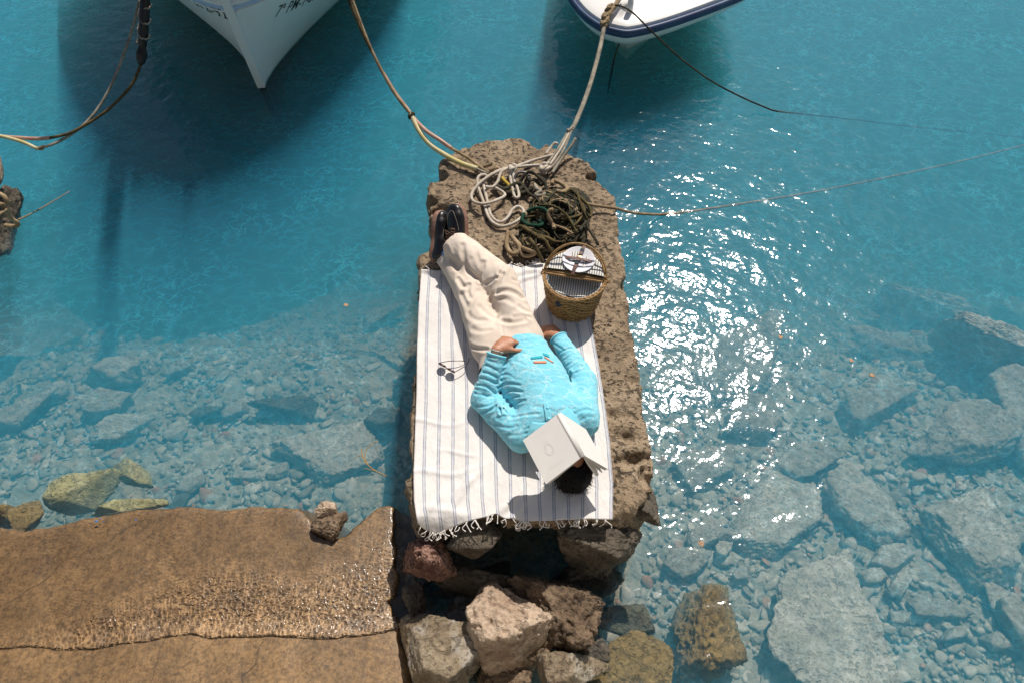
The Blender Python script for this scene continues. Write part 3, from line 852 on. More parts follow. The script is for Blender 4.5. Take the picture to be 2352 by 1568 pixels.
# pebbles nobody could count, as one bed; the larger cobbles among them one by one
rs = np.random.RandomState(5)
small = [rock_mesh((0, 0, 0), (1, 1, 1), 700 + q, sub=1, planes=9, rough=0.03, pits=0.0, soft=9) for q in range(10)]
large = [rock_mesh((0, 0, 0), (1, 1, 1), 720 + q, sub=2, planes=9, rough=0.05, pits=0.0, soft=12) for q in range(10)]
Vs, Fs, n0, cnt = [], [], 0, 0
while cnt < 11000:
    xx = rs.uniform(-3.7, 3.7); yy = 0.5 + 4.3 * rs.beta(1.15, 1.8)
    if (-0.62 < xx < 0.75 and 1.2 < yy < 3.8) or (yy < 1.35 and xx < -0.5):
        continue
    s_ = 0.026 + 0.105 * rs.beta(1.0, 4.2)
    Vq, Fq = (large if s_ > 0.062 else small)[rs.randint(10)]
    a = rs.uniform(0, 6.28); ca, sa = math.cos(a), math.sin(a)
    sz = np.array([s_ * rs.uniform(1.0, 1.5), s_ * rs.uniform(0.75, 1.05), s_ * rs.uniform(0.35, 0.6)])
    P = (Vq * sz) @ np.array([[ca, sa, 0.25 * rs.normal()], [-sa, ca, 0.25 * rs.normal()], [0, 0, 1]])
    zc = float(bed_z(xx, yy)) + sz[2] * 0.12 + rs.uniform(0, 0.012)
    Vs.append(P + (xx, yy, zc)); Fs.append(Fq + n0); n0 += len(Vq); cnt += 1
g = G("pebbles")
isl = g.add("ShaderNodeNewGeometry").outputs["Random Per Island"]
c = g.ramp(isl, [(0.0, (0.22, 0.23, 0.19)), (0.3, (0.36, 0.37, 0.32)), (0.75, (0.47, 0.47, 0.41)), (0.93, (0.62, 0.61, 0.55)), (0.97, (0.42, 0.25, 0.16))])
c = g.mix(0.5, c, g.ramp(g.noise(40, 4), [(0.3, 0.5), (0.7, 1.0)]), 'MULTIPLY')
M['pebble'] = g.surf(c, 0.85, g.bump(g.noise(60, 4), 0.4, 0.006))
tag(mk("pebbles", np.concatenate(Vs), np.concatenate(Fs), M['pebble'], loc=(0, 2, -0.6)), kind='stuff')
# ------------------------------------------------------------------ boats
def proj(p):
    v = np.asarray(p, float) - np.array([0, 0, CAM_Z])
    u = v[..., 1] * math.sin(_t) + v[..., 2] * math.cos(_t); w = v[..., 1] * math.cos(_t) - v[..., 2] * math.sin(_t)
    return np.stack([1176 + FPX * v[..., 0] / w, 784 - FPX * u / w], -1)

def paint_material(name, col, dirt=(0.55, 0.52, 0.46), amt=0.25, rough=0.35, scale=1.0, chip=None, chips=0.62):
    g = G(name)
    co = g.co()
    st = g.ramp(g.noise(3.0 * scale, 6, 0.65, g.warp(g.co((1, 1, 0.35)), 0.1, 3)), [(0.45, 0.0), (0.72, amt)])
    c = g.mix(st, col, dirt)
    if chip:
        c = g.mix(g.ramp(g.noise(14.0 * scale, 5, 0.7, g.warp(co, 0.05, 20)), [(chips, 0.0), (chips + 0.03, 1.0)]), c, chip)
    return g.surf(c, rough, g.bump(g.noise(60, 3), 0.15, 0.002), Specular_IOR_Level=0.5)
M['hull'] = paint_material("white_hull_paint", (0.85, 0.81, 0.75), amt=0.2)
M['white'] = paint_material("white_deck_paint", (0.80, 0.78, 0.74), amt=0.15)
M['bluestripe'] = paint_material("pale_blue_paint", (0.42, 0.52, 0.68))
M['navy'] = paint_material("worn_navy_paint", (0.012, 0.03, 0.10), dirt=(0.05, 0.12, 0.18), amt=0.6, chip=(0.45, 0.45, 0.42), chips=0.66, rough=0.5)
M['black'] = G("black_paint").surf((0.01, 0.01, 0.012), 0.5)
M['wood'] = paint_material("varnished_wood", (0.25, 0.13, 0.05), dirt=(0.12, 0.06, 0.03))
M['antifoul'] = paint_material("dark_underwater_paint", (0.006, 0.009, 0.012))

# -- white boat whose sharp bow points at the camera
bow = at(602, 192, 0.0)
pl, pr = at(430, 0, 0.0), at(757, 0, 0.0)
mid = (pl + pr) / 2
aft = nrm(np.array([-0.13, 0.99, 0])); lat = np.array([aft[1], -aft[0], 0])     # lat points to the picture's right
tm = (mid - bow) @ aft; hw = (pr - pl) @ lat / 2
LB = 5.6
zl = np.array([-0.50, -0.25, -0.02, 0.04, 0.2, 0.4, 0.6, 0.78, 0.90, 1.02, 1.06])
def shp(s, z=0.0):
    """fine at the waterline, full at the deck"""
    q = np.clip(s / 0.50, 0, 1)
    e = np.interp(z, [-0.5, 0.0, 0.30, 0.6, 0.95], [1.7, 1.42, 1.0, 0.80, 0.62])
    fwd = q ** e * (1 + 0.45 * (1 - q) * np.minimum(e, 1.0))
    return fwd * (1 - 0.45 * np.clip((s - 0.55) / 0.45, 0, 1) ** 2)
b0 = hw / shp(np.array([tm / LB]))[0]
def breadth(z):
    return b0 * np.interp(z, [-0.5, -0.2, 0.0, 0.5, 1.06], [0.12, 0.62, 1.0, 1.05, 1.10])
def stem_t(z):
    return -0.30 * np.clip(z, -0.5, 1.2) - 0.02
def hull_pt(t, z, sd):
    t, z = np.asarray(t, float), np.asarray(z, float)
    t0 = stem_t(z)
    s = (t - t0) / (LB - t0)
    hb = breadth(z) * shp(s, z) + 0.022
    sheer = 0.16 * np.clip(1 - s * 1.6, 0, 1) ** 2 * np.clip(z, 0, 1)
    return bow + t[..., None] * aft + (sd * hb)[..., None] * lat + (z + sheer)[..., None] * np.array([0, 0, 1.0])
boat = thing("fishing_boat", "white wooden boat whose sharp bow with black registration lettering points at the pier", "boat", bow + aft * 2.5)
ts = np.linspace(0, 1, 60) ** 1.6
def hull_sheet(sd):
    X = np.zeros((len(ts), len(zl), 3))
    for j, zz_ in enumerate(zl):
        t0 = stem_t(zz_)
        X[:, j] = hull_pt(t0 + ts * (LB - t0), np.full(len(ts), zz_), sd)
    return X
XR, XL = hull_sheet(1), hull_sheet(-1)
VR, FR = sheet(XR); VL, FL = sheet(XL)
def idx_mat(Fq, below):
    return [1 if (q % len(zl)).max() <= 2 else 0 for q in Fq]
V, Fc = join([(VR, FR[:, ::-1]), (VL, FL)])
stern = np.concatenate([XR[-1], XL[-1][::-1]])
hull = mk("hull", np.concatenate([V, stern]), [tuple(q) for q in Fc.tolist()] + [tuple(range(len(V), len(V) + len(stern)))], [M['hull'], M['antifoul']], boat,
          mat_idx=idx_mat(FR, 0) + idx_mat(FL, 0) + [0])
# deck, stem post, strakes
top = len(zl) - 2
dk = np.stack([XR[:, top], (XR[:, top] + XL[:, top]) / 2 + [0, 0, 0.05], XL[:, top]], 1) - [0, 0, 0.03]
V, Fc = sheet(dk); mk("deck", V, Fc, M['white'], boat)
zs_ = np.linspace(-0.5, 1.12, 30)
sp = np.array([bow + (stem_t(z_) - 0.005) * aft + [0, 0, z_ + 0.16 * max(z_, 0)] for z_ in zs_])
def strip_bar(P, wid, dep, wdir, ddir):
    a = []
    for sx_, sy_ in ((-1, -1), (-1, 1), (1, 1), (1, -1)):
        a.append(P + wdir * wid / 2 * sx_ + ddir * dep / 2 * sy_)
    X = np.stack(a, 1); n = len(P)
    V_ = X.reshape(-1, 3)
    Fq = [(i*4+j, i*4+(j+1) % 4, (i+1)*4+(j+1) % 4, (i+1)*4+j) for i in range(n-1) for j in range(4)] + [(3, 2, 1, 0), tuple((n-1)*4+j for j in range(4))]
    return V_, Fq
keep = zs_ > 0.0
V, Fc = strip_bar(sp[keep] , 0.062, 0.09, lat, aft); mk("stem_post", V, Fc, M['white'], boat, smooth=False)
V, Fc = strip_bar(sp[~keep] + aft * 0.03, 0.05, 0.08, lat, aft); mk("keel", V, Fc, M['antifoul'], boat, smooth=False)
for sd in (-1, 1):
    for zc_, hh_, mt, nm, pr_ in ((0.675, 0.03, M['bluestripe'], "blue_stripe", 0.006), (1.02, 0.08, M['white'], "rub_rail", 0.035), (0.71, 0.02, M['white'], "moulding", 0.014), (0.645, 0.012, M['white'], "moulding", 0.010)):
        tt = ts[1:] * LB - 0.26
        P = hull_pt(tt, np.full(len(tt), zc_), sd) + lat * sd * (pr_ / 2)
        V, Fc = strip_bar(P, hh_, pr_ + 0.01, np.array([0, 0, 1.0]), lat); mk(nm, V, Fc, mt, boat, smooth=False)
# lettering on both bows
def lettering(sd, t_from, zb, size):
    cu = bpy.data.curves.new("t", 'FONT'); cu.body = "7\u00aa PM-1-872-92"; cu.size = size; cu.shear = 0.22; cu.resolution_u = 3; cu.space_character = 1.06; cu.offset = 0.0004
    ob = bpy.data.objects.new("t", cu); COL.objects.link(ob)
    dg = bpy.context.evaluated_depsgraph_get()
    me = ob.evaluated_get(dg).to_mesh()
    P = np.array([v_.co[:] for v_ in me.vertices]); Fq = [tuple(p_.vertices) for p_ in me.polygons]
    ob.evaluated_get(dg).to_mesh_clear()
    bpy.data.objects.remove(ob); bpy.data.curves.remove(cu)
    wdt = P[:, 0].max()
    ta = np.linspace(-0.3, 3.5, 1500); pa = hull_pt(np.maximum(ta, stem_t(zb) + 1e-4), np.full(1500, zb), sd)
    arc = np.r_[0, np.cumsum(np.linalg.norm(np.diff(pa, axis=0), axis=1))]          # letters follow the planking's own length
    a0 = np.interp(t_from, ta, arc)
    tt = np.interp(a0 + (P[:, 0] if sd > 0 else wdt - P[:, 0]), arc, ta)
    zz_ = zb + P[:, 1] - (0.15 * P[:, 0] if sd > 0 else -0.08 * (wdt - P[:, 0]))
    Q = hull_pt(tt, zz_, sd)
    e = 0.01
    nn = np.cross(hull_pt(tt + e, zz_, sd) - Q, hull_pt(tt, zz_ + e, sd) - Q); nn /= np.linalg.norm(nn, axis=1)[:, None]
    nn *= np.where((nn @ lat) * sd < 0, -1, 1)[:, None]
    mk("registration_lettering", Q + nn * 0.003, Fq, M['black'], boat, smooth=False)
def find(px, py, sd):
    T, Z = np.meshgrid(np.linspace(-0.3, 1.5, 181), np.linspace(0.2, 1.0, 81), indexing='ij')
    q = proj(hull_pt(T, Z, sd)) - [px, py]
    i = np.argmin((q ** 2).sum(-1)); return T.ravel()[i], Z.ravel()[i]
t1, z1 = find(628, 40, 1); t2, z2 = find(535, 46, -1)
lettering(1, t1, z1, 0.116); lettering(-1, t2, z2, 0.116)
# mast and cabin stand out of the frame; their shadows fall into the picture
V, Fc = tube(np.array([bow + aft * 1.5 + [0, 0, 0.9], bow + aft * 1.5 + [0, 0, 4.2]]), np.array([0.055, 0.04]), 12); mk("mast", V, Fc, M['wood'], boat)
V, Fc = tube(np.array([[-3.66, 9.2, 1.0], [-2.7, 7.7, 2.5], [-1.77, 6.26, 4.0]]), np.array([0.10, 0.09, 0.06]), 12); mk("furled_sail", V, Fc, M['white'], boat)
V, Fc = box(bow + aft * 3.6 + [0, 0, 1.5], (1.1, 1.5, 1.0), np.array(Matrix.Rotation(math.atan2(-aft[0], aft[1]), 3, 'Z')), 0.06); mk("cabin", V, Fc, M['white'], boat)

# -- smaller white boat with worn navy rubbing rail
boat2 = thing("dinghy", "small white boat with a worn navy blue rubbing rail and a tied bow rope", "boat", at(1500, -100, 0))
zr = 0.52
pts = [(1296,-30),(1322,14),(1345,40),(1370,58),(1395,71),(1415,77),(1437,79),(1462,76),(1500,67),(1550,52),(1620,27),(1690,0),(1740,-22)]
wp = np.array([at(a_, b_ - 6, zr) for a_, b_ in pts])
tip = wp[6]
ax2 = nrm(np.array([0.22, 1.0, 0])); lt2 = np.array([ax2[1], -ax2[0], 0])
rel = wp - tip
tL, bL = rel[:7] @ ax2, rel[:7] @ lt2; tR, bR = rel[6:] @ ax2, rel[6:] @ lt2
LEN2 = 4.2
def side_b(t, sd):
    if sd < 0:
        o = np.argsort(tL); return np.interp(t, np.r_[tL[o], 1.8, 3.2, LEN2], np.r_[bL[o], -0.78, -0.76, -0.60])
    o = np.argsort(tR); return np.interp(t, np.r_[tR[o], 2.2, 3.2, LEN2], np.r_[bR[o], 0.80, 0.76, 0.60])
tt = np.r_[np.linspace(0, 1, 40) ** 1.8 * LEN2]
def smooth1(a, n=2):
    for _ in range(n):
        a = np.r_[a[0], (a[:-2] + 2 * a[1:-1] + a[2:]) / 4, a[-1]]
    return a
BLs, BRs = smooth1(side_b(tt, -1)), smooth1(side_b(tt, 1))
def ring2(z_, inset, back):
    k_ = 1 - inset
    L_ = [tip + ax2 * (back + t_ * (1 - back / LEN2)) + lt2 * (b_ * k_) + [0, 0, z_ - zr] for t_, b_ in zip(tt, BLs)]
    R_ = [tip + ax2 * (back + t_ * (1 - back / LEN2)) + lt2 * (b_ * k_) + [0, 0, z_ - zr] for t_, b_ in zip(tt, BRs)]
    return np.array(L_[::-1] + R_[1:])
levels = [(zr + 0.03, 0.03, 0.02), (zr - 0.02, 0.0, 0.0), (zr - 0.09, 0.0, 0.02), (0.36, 0.05, 0.09), (0.24, 0.20, 0.30), (0.10, 0.40, 0.55), (-0.15, 0.65, 0.75), (-0.3, 0.98, 0.9)]
X = np.stack([ring2(*l_) for l_ in levels], 1)
V, Fc = sheet(X); mk("hull", V, Fc[:, ::-1], M['hull'], boat2)
e0, e1, e2 = ring2(zr + 0.03, 0.03, 0.02), ring2(zr + 0.05, 0.10, 0.06), ring2(zr + 0.06, 0.30, 0.2)
n2 = len(e0); c2 = (e2 + e2[::-1]) / 2 + [0, 0, 0.04]
V, Fc = sheet(np.stack([e0, e1, e2, c2], 1)); mk("deck", V, Fc, M['white'], boat2)
rail = ring2(zr - 0.015, -0.01, -0.01)
V, Fc = tube(spline(rail[::1], 0.03), 0.034, 10, flat=(1.0, 0.7)); mk("rubbing_rail", V, Fc, M['navy'], boat2)
V, Fc = tube(np.array([tip + ax2 * 0.18 + [0, 0, 0.05], tip + ax2 * 0.18 + [0, 0, 0.17]]), 0.025, 10); mk("bow_post", V, Fc, M['white'], boat2)
# ------------------------------------------------------------------ ropes
def rope_material(name, a, b, rough=0.9, fuzz=1.0):
    g = G(name)
    c = g.mix(g.ramp(g.noise(14, 4, 0.65), [(0.35, 0.0), (0.65, 1.0)]), a, b)
    c = g.mix(0.5, c, g.ramp(g.noise(160, 3, 0.7), [(0.3, 0.45), (0.7, 1.0)]), 'MULTIPLY')
    return g.surf(c, rough, g.bump(g.noise(230, 3, 0.7), 0.7, 0.003), Specular_IOR_Level=0.2)
M['r_white'] = rope_material("white_rope", (0.50, 0.42, 0.32), (0.68, 0.60, 0.50))
M['r_tan'] = rope_material("tan_rope", (0.22, 0.15, 0.08), (0.44, 0.33, 0.20))
M['r_grey'] = rope_material("grey_rope", (0.20, 0.18, 0.14), (0.42, 0.37, 0.29))
M['r_dark'] = rope_material("dark_rope", (0.025, 0.025, 0.018), (0.075, 0.065, 0.04))
M['r_olive'] = rope_material("olive_rope", (0.045, 0.036, 0.016), (0.17, 0.125, 0.055))
M['r_green'] = rope_material("green_rope", (0.008, 0.035, 0.02), (0.022, 0.085, 0.05))
M['r_yellow'] = rope_material("yellow_rope", (0.45, 0.30, 0.04), (0.60, 0.42, 0.08))
def hose_material(name, a, b):
    g = G(name)
    c = g.mix(g.ramp(g.noise(9, 5, 0.65), [(0.4, 0.0), (0.65, 1.0)]), a, b)
    return g.surf(c, 0.45, g.bump(g.noise(40, 3), 0.2, 0.002), Specular_IOR_Level=0.4)
M['h_yellow'] = hose_material("faded_yellow_hose", (0.50, 0.41, 0.15), (0.58, 0.52, 0.33))
M['h_pink'] = hose_material("faded_pink_hose", (0.40, 0.22, 0.15), (0.50, 0.33, 0.25))
M['h_black'] = hose_material("black_rubber_hose", (0.006, 0.005, 0.005), (0.012, 0.009, 0.009))
M['steel'] = G("rusty_iron").surf((0.12, 0.11, 0.11), 0.45, Metallic=0.8)

def path(pts, step=0.012):
    return spline([at(*p) for p in pts], step)
def rope_mesh(pts, r, lay=0.05, step=0.009, seg=9, depth=0.30):
    return tube(path(pts, step) if not isinstance(pts, np.ndarray) else pts, r, seg, lobes=3, lay=lay, depth=depth)
def knot(c, r, rr, seed, turns=3):
    rs_ = np.random.RandomState(seed)
    t_ = np.linspace(0, 2 * math.pi * turns, 26)
    c = np.array(c)
    P = np.stack([c[0] + r * np.cos(t_) * (0.8 + 0.2 * np.sin(1.7 * t_)), c[1] + r * np.sin(t_ * 1.1 + 1) , c[2] + r * 0.7 * np.sin(t_ * 1.6 + rs_.uniform(0, 6))], 1)
    return tube(spline(P, 0.008), rr, 9, lobes=3, lay=0.05, depth=0.3)
def rope(name, label, pts, r, mat, group=None, cat="rope", lay=0.05):
    V, Fc = rope_mesh(pts, r, lay)
    o = mk(name, V, Fc, mat, loc=V[0]); tag(o, label, cat, group)
    return o
Z0 = PZ + 0.022

# pair of mooring lines from the frame's top to the far end of the pier
o = thing("mooring_rope", "tan mooring rope ending in a yellow hose on the pier's far end", "rope", at(945, 265, 0.62))
V, Fc = rope_mesh([(804,-14,1.18),(850,108,.94),(900,205,.74),(945,265,.63)], 0.0105); mk("line", V, Fc, M['r_tan'], o)
V, Fc = tube(path([(943,262,.635),(960,297,.585),(985,330,.555),(1020,355,.535),(1060,376,.532),(1096,388,.53)]), 0.0165, 14); mk("hose_sleeve", V, Fc, M['h_yellow'], o)
V, Fc = rope_mesh([(1090,386,.53),(1112,396,.525),(1140,405,.525),(1165,412,.53)], 0.010); mk("line", V, Fc, M['r_grey'], o)
V, Fc = knot(at(945, 266, .632), 0.018, 0.007, 4); mk("lashing", V, Fc, M['r_dark'], o)
o = thing("mooring_rope", "dark mooring rope sheathed in pinkish brown hose beside the yellow hose", "rope", at(930, 245, 0.62))
V, Fc = rope_mesh([(796,-14,1.22),(832,75,1.02),(882,172,.79)], 0.010); mk("line", V, Fc, M['r_olive'], o)
V, Fc = tube(path([(880,168,.795),(908,214,.70),(935,250,.63),(960,284,.59)]), 0.012, 12); mk("hose_sleeve", V, Fc, M['h_pink'], o)
V, Fc = tube(path([(955,278,.595),(980,302,.60),(1010,322,.59),(1038,342,.555)]), 0.0135, 12); mk("hose_sleeve", V, Fc, M['h_pink'], o)
V, Fc = rope_mesh([(1034,340,.56),(1060,354,.54),(1085,370,.53),(1108,388,.527),(1130,400,.53)], 0.0105); mk("line", V, Fc, M['r_tan'], o)

# rope from the small boat's bow
o = thing("bow_rope", "thick grey rope from the small boat's bow down to the pier's far end", "rope", at(1320, 290, 0.55))
V, Fc = rope_mesh([(1428,-12,.66),(1414,12,.64),(1402,28,.62),(1392,48,.60),(1388,62,.59)], 0.019, lay=0.08); mk("line", V, Fc, M['r_tan'], o)
V, Fc = rope_mesh([(1388,58,.59),(1376,120,.56),(1352,205,.55),(1322,282,.545),(1308,302,.54)], 0.0165, lay=0.07); mk("line", V, Fc, M['r_grey'], o)
for k_, pts_ in enumerate([[(1310,298,.545),(1292,335,.54),(1268,372,.53),(1254,388,.525)], [(1313,299,.545),(1298,338,.54),(1276,374,.53),(1258,392,.525)], [(1306,300,.54),(1284,338,.535),(1262,370,.53),(1246,386,.525)]]):
    V, Fc = rope_mesh(pts_, 0.0085); mk("strand", V, Fc, M['r_white'] if k_ == 0 else M['r_grey'], o)
for q, (px, py, zz_, r_) in enumerate([(1400, 20, .625, .03), (1393, 40, .605, .032), (1389, 56, .595, .03)]):
    V, Fc = knot(at(px, py, zz_), r_, 0.012, 20 + q, 3); mk("knot", V, Fc, M['r_tan'], o)
V, Fc = knot(at(1310, 300, .545), 0.020, 0.008, 31); mk("knot", V, Fc, M['r_grey'], o)
V, Fc = knot(at(1252, 388, .535), 0.032, 0.010, 33, 4); mk("knot", V, Fc, M['r_white'], o)
rope("rope_end", "frayed dark double rope end sticking up by the pier's far corner", [(1322,318,.60),(1312,336,.57),(1292,362,.535),(1268,398,.525)], 0.010, M['r_grey'])
rope("mooring_line", "thin dark line from the small boat's bow slanting away into the water", [(1412,12,.74),(1432,17,.73),(1458,34,.68),(1500,76,.50),(1560,132,.31),(1630,184,.19),(1700,222,.10),(1760,248,.03),(1785,256,0.0),(1840,262,-.25),(1950,274,-.45),(2100,292,-.55),(2230,304,-.6),(2400,322,-.65)], 0.0065, M['r_dark'])
rope("stem_line", "dark line hanging from the small boat's stem into the water", [(1424,94,.30),(1416,118,.18),(1410,140,.06),(1402,180,-.10),(1396,215,-.25)], 0.007, M['r_dark'])
rope("water_rope", "tan rope running off the pier's edge and away under the glittering water", [(1332,462,.56),(1352,469,.55),(1385,475,.53),(1415,479,.515),(1432,484,.42),(1460,490,.22),(1500,493,.06),(1535,492,-.01),(1600,484,-.14),(1720,466,-.3),(1850,445,-.4),(2000,416,-.45),(2150,384,-.48),(2260,358,-.5),(2400,322,-.5)], 0.0095, M['r_tan'])

# lines at the frame's corner
o = thing("mooring_rope", "pale rope hanging in a curve over the water to a short yellow hose", "rope", at(200, 280, 0.33))
V, Fc = rope_mesh([(324,-14,.95),(306,60,.76),(286,120,.62),(262,182,.50),(234,236,.40),(200,280,.34),(162,310,.31),(125,330,.30),(92,341,.31)], 0.010); mk("line", V, Fc, M['r_grey'], o)
V, Fc = tube(path([(94,341,.31),(84,341,.312),(60,330,.33),(30,320,.35),(-20,308,.38)]), 0.0125, 12); mk("hose_sleeve", V, Fc, M['h_yellow'], o)
V, Fc = knot(at(96, 340, .312), 0.014, 0.006, 41); mk("lashing", V, Fc, M['r_tan'], o)
o = thing("mooring_rope", "dark rope with a thick black sleeve above and a pink hose below", "rope", at(322, 140, 0.6))
V, Fc = rope_mesh([(324,148,.60),(306,190,.52),(280,222,.45),(246,254,.38),(205,282,.345),(160,306,.33),(112,318,.33)], 0.0105); mk("line", V, Fc, M['r_olive'], o)
V, Fc = tube(path([(115,317,.33),(85,319,.335),(45,317,.345),(-20,312,.37)]), 0.013, 12); mk("hose_sleeve", V, Fc, M['h_pink'], o)
P = path([(334,-20,1.02),(332,30,.90),(330,70,.80),(327,105,.71),(325,128,.65),(322,150,.60)])
rr_ = np.interp(np.linspace(0, 1, len(P)), [0, .6, .75, .84, .95, 1], [.034, .033, .026, .040, .030, .012])
V, Fc = tube(P, rr_, 14); mk("black_sleeve", V, Fc, M['h_black'], o)
sp_t = np.linspace(0, 1, 140); i_ = sp_t * 0.72 * (len(P) - 1); a_ = i_.astype(int); C_ = P[a_]
Hx = np.stack([C_[:, 0] + 0.042 * np.cos(sp_t * 22), C_[:, 1] + 0.042 * np.sin(sp_t * 22), C_[:, 2] + 0.02 * np.sin(sp_t * 22)], 1)
V, Fc = tube(spline(Hx, 0.009), 0.0065, 8, lobes=3, lay=0.04, depth=0.3); mk("lashing", V, Fc, M['r_grey'], o)
for q, pts_ in enumerate([[(-30,480,.52),(5,470,.50),(24,500,.34),(40,512,.28),(36,520,.2),(10,518,.2)], [(-20,440,.5),(10,452,.52),(14,480,.46),(-20,500,.5)]]):
    rope("mooring_rope", ["brown rope end lashed round the dark mooring rock", "wet rope loop on top of the dark mooring rock"][q], pts_, 0.014, M['r_tan'])
rope("sunken_line", "faint line running from the mooring rock into deep water", [(42,505,.05),(70,492,-.05),(110,470,-.15),(160,440,-.4)], 0.006, M['r_tan'])

# the white rope lying in loops at the far end
def zc(X, Y, z=Z0):
    return ((1020 + X / 4.356) / 1.063, (320 + Y / 4.356) / 1.063, z)
L1 = [(1440,255,.535),(1330,285,.53),(1180,330),(1020,385,.54),(880,415,.54),(770,470,.54),(700,545,.53),(715,640),(745,770),(775,890),(840,960),(900,965),(960,915),(1010,835),(1070,805),(1125,850),(1105,920),(1010,985),(890,1015),(800,975),(745,900),(710,790),(670,680),(640,590,.535),(640,500,.545),(700,465,.545),(760,500,.53)]
L2 = [(1340,365,.535),(1200,370,.53),(1060,385,.55),(920,410,.555),(800,460,.555),(690,530,.55),(610,610,.54),(570,690,.535),(600,755,.54),(700,775,.55),(820,745,.545),(925,690,.53),(890,640,.53),(790,590,.535)]
L3 = [(1000,380,.56),(890,440,.555),(850,540,.545),(790,600,.545),(720,590,.55)]
L4 = [(990,400,.565),(980,470,.55),(1000,580,.535),(1030,700,.53),(1075,700,.53),(1060,610,.535),(1030,540,.54),(1012,440,.555)]
L5 = [(1490,140,.56),(1455,130,.565),(1425,165,.55),(1360,250,.535)]
o = thing("rope_coil", "loops of clean white laid rope spread on the pier's far end", "rope", at(1180, 440, PZ))
for Lq in (L1, L2, L3, L4, L5):
    V, Fc = rope_mesh([zc(*p) for p in Lq], 0.0098, lay=0.045); mk("line", V, Fc, M['r_white'], o)
V, Fc = knot(at(*zc(1005, 400, .57)), 0.022, 0.010, 51, 4); mk("knot", V, Fc, M['r_white'], o)

# iron ring and the old lines made fast to it
o = thing("mooring_ring", "iron mooring ring half hidden among old ropes beside the white loops", "ring", at(*zc(1120, 500, PZ)))
cR = at(*zc(1110, 515, PZ + 0.045)); th = np.linspace(0, 2 * math.pi, 40, endpoint=False)
P = cR + np.stack([0.048 * np.cos(th), 0.044 * np.sin(th), 0.02 * np.sin(th)], 1)
V, Fc = tube(P, 0.009, 10, closed=True); mk("ring", V, Fc, M['steel'], o)
V, Fc = tube(path([zc(1150,520,.49), zc(1165,500,.55), zc(1185,505,.56), zc(1190,530,.49)], .008), 0.010, 10); mk("staple", V, Fc, M['steel'], o)
rope("old_rope", "frayed brown rope knot beyond the white loops", [zc(700,380,.53), zc(770,360,.55), zc(810,345,.57), zc(800,400,.56), zc(770,420,.55), zc(850,390,.55), zc(840,440,.53), zc(780,440,.53)], 0.0115, M['r_tan'])
rope("old_rope", "short yellow rope under the white loops", [zc(880,480,.525), zc(920,530,.53), zc(975,590,.525), zc(990,640,.52)], 0.012, M['r_yellow'])
rope("old_rope", "dark grey rope hitched through the iron ring", [zc(1080,560,.53), zc(1140,470,.57), zc(1190,435,.585), zc(1260,470,.575), zc(1330,540,.55), zc(1310,580,.53), zc(1240,520,.55), zc(1180,530,.56), zc(1160,470,.58)], 0.010, M['r_dark'])
rope("old_rope", "dark blue grey rope curving from the ring towards the tangle", [zc(1140,600,.53), zc(1185,670,.535), zc(1250,705,.535), zc(1295,760,.53), zc(1290,800,.54)], 0.0095, M['r_dark'])
rope("old_rope", "dark rope reaching from the ring to the tangle's far corner", [zc(1270,480,.56), zc(1340,520,.545), zc(1365,600,.535), zc(1385,690,.54)], 0.010, M['r_dark'])
rope("old_rope", "ragged pale rope scrap between the ring and the tangle", [zc(1240,560,.53), zc(1270,620,.545), zc(1310,640,.55), zc(1250,680,.54), zc(1330,690,.54), zc(1350,660,.53)], 0.012, M['r_grey'])
rope("old_rope", "heap of black rope in the shadow under the white loops", [zc(800,560,.52), zc(900,620,.53), zc(980,600,.53), zc(1060,560,.54), zc(1120,590,.53), zc(1040,650,.525), zc(930,660,.52), zc(1130,660,.52), zc(1220,600,.53)], 0.016, M['r_dark'])

# the big tangle of old net and rope
o = thing("rope_tangle", "big tangled heap of dark green and brown old rope and net beyond the basket", "rope tangle", at(*zc(1480, 880, PZ)))
rt = np.random.RandomState(12)
def heap_h(X, Y):
    a_ = 0.125 * np.exp(-(((X - 1520) / 250) ** 2 + ((Y - 830) / 190) ** 2) ** 1.3)
    b_ = 0.085 * np.exp(-(((X - 1270) / 200) ** 2 + ((Y - 1160) / 180) ** 2) ** 1.3)
    c_ = 0.09 * np.exp(-(((X - 1560) / 190) ** 2 + ((Y - 1090) / 160) ** 2) ** 1.3)
    return max(a_, b_, c_)
mats_ = [M['r_olive'], M['r_dark'], M['r_olive'], M['r_dark'], M['r_tan'], M['r_olive'], M['r_dark'], M['r_dark']]
for q in range(92):
    cx_, cy_, sx_, sy_ = [(1500, 830, 300, 230), (1240, 1170, 170, 160), (1530, 1060, 220, 170), (1300, 950, 200, 110)][q % 4 if q % 8 < 6 else 0]
    a0 = rt.uniform(0, 6.28); pts_ = []
    n_ = rt.randint(5, 10)
    for j in range(n_):
        a0 += rt.uniform(0.5, 1.3) * (1 if q % 2 else -1)
        rad = rt.uniform(0.30, 1.0)
        X_, Y_ = cx_ + sx_ * rad * math.cos(a0), cy_ + sy_ * rad * math.sin(a0)
        pts_.append(zc(X_, Y_, PZ + 0.015 + heap_h(X_, Y_) * rt.uniform(0.45, 1.15)))
    mt = M['r_green'] if (q % 4 == 3 and rt.rand() < 0.45) else mats_[rt.randint(len(mats_))]
    V, Fc = rope_mesh(pts_, rt.choice([0.0032, 0.0042, 0.0055, 0.0078]), lay=0.04, step=0.011, seg=7); mk("old_line", V, Fc, mt, o)
